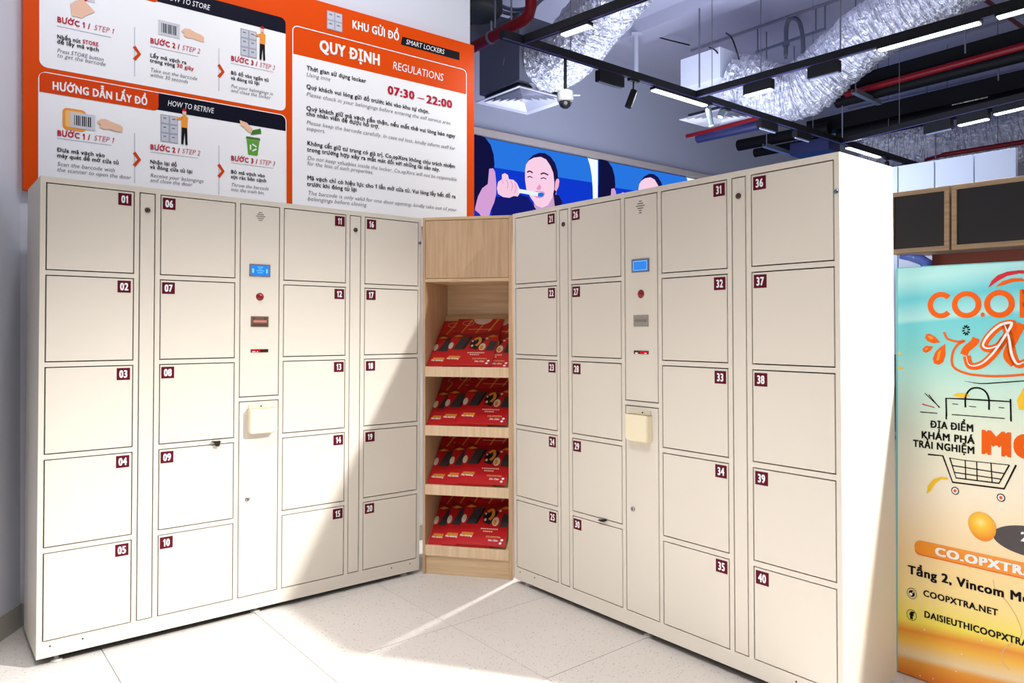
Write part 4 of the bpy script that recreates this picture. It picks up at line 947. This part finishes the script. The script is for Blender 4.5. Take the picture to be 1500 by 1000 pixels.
module(T3, 1185, 117.6, 1230, 103.6, False, 'unlit black linear lamp in front of the large silver duct')
module(T3, 1286, 73, 1438, 28, True, 'long lit linear lamp in the upper right')
module(T3, 1459, 25, 1530, 4, True, 'lit linear lamp at the top right corner')
module(T5, 1355, 197, 1394.5, 188, False, 'unlit linear lamp under the insulated ducts')
module(T5, 1403.5, 185, 1449, 172, True, 'lit linear lamp under the insulated ducts, left of another')
module(T5, 1456, 169, 1530, 149, True, 'lit linear lamp under the insulated ducts at the right frame edge')
module(T4, 1438, 252.5, 1471, 247, False, 'unlit linear lamp on the rearmost track over the wide cabinet')
def spot(x, ytop, xb, yb, Y, on, label, rp=5.2, stem=None):
    Y = on_track(T1, *stem).y; p, q = at(x, ytop, Y), at(xb, yb, Y); r = rp/F*Y
    o = empty('track_spotlight', p, (0,0,0), label, 'spotlight', 'cylinder spotlights')
    MB().tube([(0,0,0), (q-p)*.04, (q-p)], [r*.85, r, r], 20).build('barrel', BLACKMETAL if not on else mat('spot_grey', (96, 110, 116), .35, metal=.5), o)
    s_ = at(*stem, Y); s_.z = ZT-.035; s_ = s_ - p
    MB().cyl((q-p)*.15, s_, .006, 8).build('stem', BLACKMETAL, o)
    MB().beam(s_-T1[2]*.05, s_+T1[2]*.05, .03, .02).build('adapter', BLACKMETAL, o)
    d = (q-p).normalized()
    MB().cyl((q-p)-d*.002, (q-p)+d*.003, r*.8, 20).build('lens', emis('spot_lens', (240,255,250), 3.0) if on else mat('dark_lens', (60,60,66), .2), o)
spot(929, 132, 920, 157, 5.9, False, 'unlit black cylinder spotlight hanging below the long track', stem=(928, 122))
spot(1037, 158, 1041.5, 184, 6.6, True, 'lit grey cylinder spotlight pointing straight down, left of the pair', 4.4, stem=(1036, 152))
spot(1063, 150, 1055, 171, 6.7, True, 'lit cylinder spotlight tilted left, right of the pair', 4.8, stem=(1064, 147))
spot(1299, 236, 1300, 243, 7.7, False, 'tiny black spotlight above the white locker end panel', 2.6, stem=(1299, 231))
spot(1388, 254, 1392, 263, 8.0, False, 'black spotlight at the end of the long track over the cabinets', 5, stem=(1386, 250))
# dome camera on its pole
p = on_track(T1, 828, 84); p.z = ZT-.025; q = on_track(T1, 828, 136)
o = empty('dome_camera', q, (0,0,0), 'white dome security camera hanging on a black pole from the light track', 'camera')
MB().cyl((0,0,.01), p-q, .011, 12).build('pole', BLACKMETAL, o)
MB().lathe((0,0,0), [(0,.018),(.03,.018),(.052,.008),(.056,-.012),(.055,-.05),(.050,-.062),(0,-.062)], 28).build('housing', mat('camera_white', (228, 228, 232), .35), o)
MB().lathe((0,0,-.060), [(.044,0),(.043,-.012),(.034,-.032),(.018,-.044),(0,-.047)], 28).build('dome', mat('smoked_dome', (40, 42, 50), .08, spec=.9), o)
MB().box(.05,.10,-.004,.004,-.022,-.014).build('bracket', MATS['camera_white'], o)
MB().lathe((0,-.047,-.082), [(0,-.004),(.012,-.003),(.014,0)], 14, 'y').build('lens_ring', mat('lens_grey', (120,120,128), .3), o)
# the thin black drop rod at the far right
a_, b_ = at(1348.6, 240, 7.5), at(1348.6, 285, 7.5)
o = MB().cyl((0,0,0), b_-a_, .022, 12).build('drop_rod', BLACKMETAL, None, a_); tag(o, 'thick black drop rod hanging above the narrow overhead cabinet', 'rod')
# white drop pipe
a_, b_ = at(932, 50, 8.4), at(932, 108, 8.4)
o = MB().cyl((0,0,0), b_-a_, .029, 16).box(-.06,.06,-.04,.04,-.02,.01).build('drop_pipe', mat('white_pipe', (190, 192, 205), .4), None, a_); tag(o, 'white vertical drop pipe above the unlit spotlight', 'pipe')
# threaded rods
rods = [(725,-20,40,5.6,'leftmost threaded rod holding the red pipe'), (749,-20,50,5.2,'second threaded rod, right of the first one by the red pipe'), (1024.5,12,128,6.4,'thin threaded rod crossing the plenum box above the lit spotlights'),
        (1231,-10,80,6.0,'thin threaded rod in front of the large silver duct'), (1414,8,78,6.6,'threaded rod right of the long lit lamp'), (1462.5,50,118,6.8,'threaded rod at the far right between the dark pipes'),
        (1234,155,205,7.5,'threaded rod reaching down to the track left of the locker corner'), (1370.5,195,250,8.2,'threaded rod passing in front of the rear silver duct'), (1277,88,118,8.0,'short threaded rod below the large silver duct'), (1358,120,150,8.8,'short threaded rod above the insulated duct')]
for x, ya, yb_, Y, lb in rods:
    a_, b_ = at(x, ya, Y), at(x, yb_, Y)
    o = MB().cyl((0,0,0), b_-a_, .007, 8).build('threaded_rod', mat('zinc_rod', (120, 122, 136), .4, metal=.5), None, a_); tag(o, lb, 'rod', 'threaded ceiling rods')
# air diffusers and their plenum boxes
def diffuser(c, z, size, label, bz, plabel, boxsize, boff=(0,0), boxm=None):
    o = empty('air_diffuser', (c[0], c[1], z), (0,0,radians(A)), label, 'air vent', 'square ceiling air diffusers')
    WH = mat('diffuser_white', (226, 226, 238), .45)
    h = size/2
    def frame(s0, s1, z0, z1, nm):
        m = MB(); a_ = [(-s0,-s0,z0),(s0,-s0,z0),(s0,s0,z0),(-s0,s0,z0)]; b_ = [(-s1,-s1,z1),(s1,-s1,z1),(s1,s1,z1),(-s1,s1,z1)]
        m.add(a_+b_, [(i,(i+1)%4,4+(i+1)%4,4+i) for i in range(4)]); m.add([(x,y,zz+.006) for x,y,zz in a_]+[(x,y,zz+.006) for x,y,zz in b_], [(i,(i+1)%4,4+(i+1)%4,4+i) for i in range(4)])
        m.build(nm, WH, o)
    frame(h, h*.84, -.006, .004, 'frame')
    for k in range(5):
        s0 = h*(.80-.15*k); frame(s0, s0-h*.10, -.004, .032, 'louvre')
    MB().box(-h*.08,h*.08,-h*.08,h*.08,-.006,.0).build('core', WH, o)
    MB().box(-h*.80,h*.80,-h*.80,h*.80,.036,.05).build('dark_throat', mat('throat_dark', (20,20,26), .8), o)
    b = MB().box(-boxsize[0],boxsize[0],-boxsize[1],boxsize[1],0,boxsize[2]).build('plenum_box', boxm or mat('plenum_grey', (112, 114, 130), .7, mott=(3,.2)), None, (c[0]+boff[0], c[1]+boff[1], bz), (0,0,radians(A)))
    tag(b, plabel, 'duct box', None)
diffuser((.11, 7.08), 3.40, .66, 'white square louvred air diffuser by the sign corner', 3.465, 'grey insulated duct box above the left air diffuser', (.30,.30,.60))
diffuser((2.22, 7.75), 3.42, .66, 'white square air diffuser behind the pair of lit spotlights', 3.70, 'pale duct box feeding the rear air diffuser', (.26,.24,.30), (-.12,-.1), mat('plenum_white', (214, 218, 232), .5))
MB_neck = MB().box(-.12,.12,-.12,.12,0,.26).build('duct_neck', MATS['plenum_white'], None, (2.2, 7.75, 3.48), (0,0,radians(A))); tag(MB_neck, 'pale neck joining rear air diffuser to its duct box', 'duct')
# flexible foil ducts
def duct(pts, rad, label, n=40, seg=16):
    P = catmull([Vector(p) for p in pts], seg)
    o0 = P[0].copy(); rl = random.random()*50
    tot = len(P)
    def rf(i, k):
        a_ = 2*pi*k/n; c_, s_ = cos(a_), sin(a_)
        ph = i*.95 + 2.2*noise.noise(Vector((i*.05+rl, c_*1.5, s_*1.5)))
        return 1 + .035*abs(sin(ph)) + .085*noise.noise(Vector((i*.42+rl, c_*1.6, s_*1.6))) + .05*noise.noise(Vector((i*.10+rl, c_*1.2, s_*1.2))) + .022*noise.noise(Vector((i*1.7+rl, c_*5, s_*5)))
    Q = []
    for i in range(len(P)-1):
        for s_ in range(3): Q.append(P[i].lerp(P[i+1], s_/3))
    Q.append(P[-1])
    m = MB(); m.tube([q-o0 for q in Q], rad, n, rfun=rf, sm=False)
    o = m.build('flexible_duct', FOIL, None, o0); tag(o, label, 'duct', 'crumpled silver flexible ducts'); return o, P
duct([at(762,97,7.05), at(790,96,6.9), at(822,84,6.7), at(852,54,6.4), at(886,10,6.1), at(925,-40,5.7), at(970,-90,5.4)], .25, 'crumpled silver flexible duct rising from the left diffuser box')
duct([at(1072,118,7.5), at(1100,124,7.4), at(1140,136,7.25), at(1180,128,7.1), at(1225,90,6.9), at(1275,48,6.6), at(1340,5,6.3), at(1420,-45,5.9)], .26, 'large silver flexible duct sweeping down in a bend over the right bank')
duct([at(1262,212,9.4), at(1300,214,9.3), at(1350,213,9.1), at(1400,214,8.9), at(1450,204,8.7), at(1530,180,8.4)], .255, 'rear silver flexible duct seen over the white locker end')
duct([at(1555,205,8.0), at(1500,222,8.0), at(1455,236,8.1), at(1412,250,8.3)], .13, 'small silver flexible duct just above the wide overhead cabinet')
# duct clamp strap on the rear duct
# pipes and insulated runs
def run(x0, y0, x1, y1, z, r, m, name, label, cat='pipe', rect=None, grp=None, ext=0):
    p, q = atz(x0, y0, z), atz(x1, y1, z); d = (q-p)
    q = q + d.normalized()*ext
    b = MB(); 
    if rect: b.beam((0,0,0), q-p, rect[0], rect[1])
    else: b.tube([(0,0,0), (q-p)*.5, q-p], r, 16)
    o = b.build(name, m, None, p); tag(o, label, cat, grp); return p, q
INS = mat('black_insulation', (7, 7, 10), .6, spec=.15, bump=(8, .3)); INSB = mat('navy_insulation', (30, 34, 78), .45)
run(1232, 128, 1510, 52, 3.75, .0, INS, 'cable_tray', 'black cable tray above the red sprinkler main on the right', 'tray', (.16, .12), ext=1)
run(1239, 138, 1500, 67, 3.62, .032, PIPE_RED, 'sprinkler_pipe', 'long red sprinkler main crossing the upper right', ext=1)
run(1226, 150, 1500, 80, 3.60, .06, INS, 'insulated_pipe', 'black insulated pipe directly under the red sprinkler main', ext=1)
run(1187, 190, 1500, 118, 3.60, 0, INS, 'insulated_duct', 'large black insulated duct crossing the right side', 'duct', (.16, .17), ext=1)
run(1230, 199, 1500, 141, 3.46, .085, INS, 'insulated_pipe', 'black insulated pipe beneath the large insulated duct', ext=1)
run(1082, 213, 1215, 187, 3.5, .07, INS, 'insulated_pipe', 'black insulated pipe stub ending left of door 36', grp=None)
run(1106, 224, 1200, 207, 3.45, .055, INS, 'insulated_pipe', 'lower black pipe stub beside the steel channel bracket')
run(1166, 222, 1222, 212, 3.35, 0, INSB, 'insulated_duct', 'dark blue duct end just above the locker top', 'duct', (.30, .14))
run(1006, 199.5, 1112, 172.5, 3.30, .02, PIPE_RED, 'sprinkler_pipe', 'short red pipe below the rear diffuser')
run(1022, 203, 1112, 183, 3.30, .05, INSB, 'insulated_pipe', 'dark violet insulated pipe under the short red pipe')
p_ = run(1380, 227, 1520, 204.5, 3.15, .026, PIPE_RED, 'sprinkler_pipe', 'red pipe in front of the rear silver duct at far right')
run(1356, 234, 1381, 227, 3.15, .018, PIPE_RED, 'pipe_reducer', 'tapering red pipe end above the white partition')
run(1440, -3, 1500, 42, 4.4, .02, PIPE_RED, 'sprinkler_pipe', 'thin red pipe high in the top right corner')
# steel channel brackets
for (x0,y0,x1,y1,z,lb) in ((1120,215,1166,229,3.34,'steel channel bracket carrying the pipe stubs above the locker top'), (1251,136,1288,153,3.52,'steel channel bracket under the red sprinkler main')):
    p, q = atz(x0,y0,z), atz(x1,y1,z); b = MB(); b.beam((0,0,0), q-p, .05, .012); n_ = (q-p).normalized().cross(Vector((0,0,1)))*.022
    b.beam(n_+Vector((0,0,.02)), q-p+n_+Vector((0,0,.02)), .004, .04); b.beam(-n_+Vector((0,0,.02)), q-p-n_+Vector((0,0,.02)), .004, .04)
    o = b.build('channel_bracket', mat('galvanised', (150, 156, 168), .35, metal=.7), None, p); tag(o, lb, 'bracket')
    for e_, f_ in ((.06, 'x'), (.94, 'x')):
        c = p.lerp(q, e_); rr_ = MB().cyl((0,0,0), (0,0,ZC-c.z), .006, 8).build('threaded_rod', MATS['zinc_rod'], None, c); tag(rr_, 'threaded rod at the %s end of the bracket %s' % ('left' if e_ < .5 else 'right', 'above the locker top' if x0 < 1200 else 'under the red main'), 'rod', 'threaded ceiling rods')
# white name strip on the insulated duct
p, q = atz(1395, 154, 3.51), atz(1447, 142.5, 3.51)
pl = MB().beam((0,0,0), q-p, .012, .05).build('duct_label', mat('label_white', (214, 214, 218), .5), None, p); 
dl = (q-p).normalized(); ylab = atan2(dl.y, dl.x)
pl['label'] = 'long white text strip on the black insulated duct'; pl['category'] = 'label'
nrm = Vector((sin(ylab), -cos(ylab), 0)) 
sgn = 1 if nrm.y < 0 else -1
t = flatmb(); text(t, 'CÁP ĐIỆN   TLS. BDSCC 1', -.24, -.013, 0, .024, width=.48, bold=.01, res=2)
to = t.build('strip_lettering', BLACKPRINT, pl); 
to.rotation_euler = (0, 0, ylab if sgn == 1 else ylab+pi); to.location = (q-p)*.5 + nrm*sgn*.008
# red pipe at the left with elbow, hanger clamp
Zp = 3.35
p0_, p1_, p2_ = atz(688, 72, Zp), atz(768, 29, Zp), None
q1 = at(775, 18, p1_.y - .05); 
path = [p0_ - (p1_-p0_)*.6, p0_, p0_.lerp(p1_, .5), p1_, p1_ + (p1_-p0_).normalized()*.05 + Vector((0,0,.015)), p1_ + (p1_-p0_).normalized()*.075 + Vector((0,0,.07)), p1_ + (p1_-p0_).normalized()*.075 + Vector((0,0,.16))]
o = MB().tube([v-p0_ for v in path], .04, 18).build('sprinkler_pipe', PIPE_RED, None, p0_); tag(o, 'thick red sprinkler pipe with an elbow by the sign corner', 'pipe')
top = path[-1]
o = MB().cyl((0,0,0), (0,0,ZC-top.z), .034, 16).build('riser_pipe', mat('grey_brown_pipe', (110, 104, 104), .5), None, top); tag(o, 'grey riser pipe above the red elbow', 'pipe')
c = p0_.lerp(p1_, .42)
b = MB(); dd = (p1_-p0_).normalized(); b.tube([-dd*.012, dd*.012], .046, 18); b.cyl((0,0,.04), (0,0,.12), .008, 8)
o = b.build('pipe_clamp', mat('zinc_rod', (120,122,136), .4, metal=.5), None, c); tag(o, 'zinc hanger clamp around the thick red pipe', 'clamp')
# dark round unit and loop pipes, top left
o = MB().lathe((0,0,0), [(0,0),(.22,0),(.25,.03),(.25,.28),(0,.28)], 28).build('fan_unit', mat('near_black', (10,10,12), .7), None, at(695, 22, 6.6)); tag(o, 'black round duct mouth at the top beside the sign corner', 'duct')
b = MB()
for k_ in range(2):
    P = catmull([at(700+k_*4, -8, 7.0+.1*k_), at(728, 6+k_*5, 7.0), at(752, 14+k_*6, 7.0), at(778, 10+k_*5, 6.9), at(800, -6, 6.8)], 8); b.tube([q-P[0] for q in P], .018, 10)
    if k_ == 0: o0 = P[0].copy()
o = b.build('conduit', mat('conduit_grey', (120,124,150), .4), None, o0); tag(o, 'pair of curved grey conduits above the red elbow', 'conduit')
# sprinkler hose on its bar
PH = Plane((at(1110, 42, 8.6).x, 8.6), A - 90)
def hp(x, y): u_, z__ = PH.uv(x, y); return PH.p + PH.d*u_ + Vector((0,0,z__))
o0 = hp(1151.6, 64)
o = empty('sprinkler_drop', o0, (0,0,0), 'looped steel sprinkler hose clamped on a hanging bar under the ceiling', 'sprinkler')
GV = mat('galvanised', (150,156,168), .35, metal=.7)
MB().tube([hp(1107,77)-o0, hp(1209,42)-o0], .016, 10).build('hanging_bar', GV, o)
P = catmull([hp(1151,80), hp(1151.6,60), hp(1152,40), hp(1156,29), hp(1162,26.5), hp(1170,31), hp(1175,48), hp(1176.5,66), hp(1176,84)], 8)
MB().tube([q-o0 for q in P], .023, 12).build('hose', mat('steel_braid', (136,138,152), .35, metal=.6, bump=(200,.6)), o)
for x_, ya in ((1110, 40), (1195, 8), (1208.5, 20)): 
    yb_ = 77-(x_-1107)*.343
    hb = hp(x_, yb_); MB().cyl(hb-o0, Vector((hb.x, hb.y, ZC))-o0, .009, 8).build('hanger_rod', GV, o)
MB().lathe(hp(1151,81)-o0, [(.0,.03),(.02,.03),(.024,.0),(.012,-.01),(.012,-.03),(.022,-.034),(0,-.036)], 14).build('sprinkler_head', GV, o)
MB().box(-.03,.03,-.03,.03,-.03,.03).build('clamp', GV, o)
# loose cables up in the ceiling
for k_, pts_ in enumerate(([(1038,69,7.3),(1047,73,7.3),(1055,84,7.35),(1058,97,7.4)], [(1063,48,7.2),(1072,56,7.2),(1080,78,7.2),(1084,95,7.3)], [(955,52,8.6),(985,60,8.7),(1010,66,8.8)])):
    P = catmull([at(*q) for q in pts_], 8); o = MB().tube([q-P[0] for q in P], .008, 8).build('ceiling_cable', BLACKMETAL, None, P[0]); tag(o, ['black cable curling over the rear plenum box', 'right-hand loose cable dropping to the rear plenum box', 'thin cable clipped to the ceiling above the beam'][k_], 'cable')
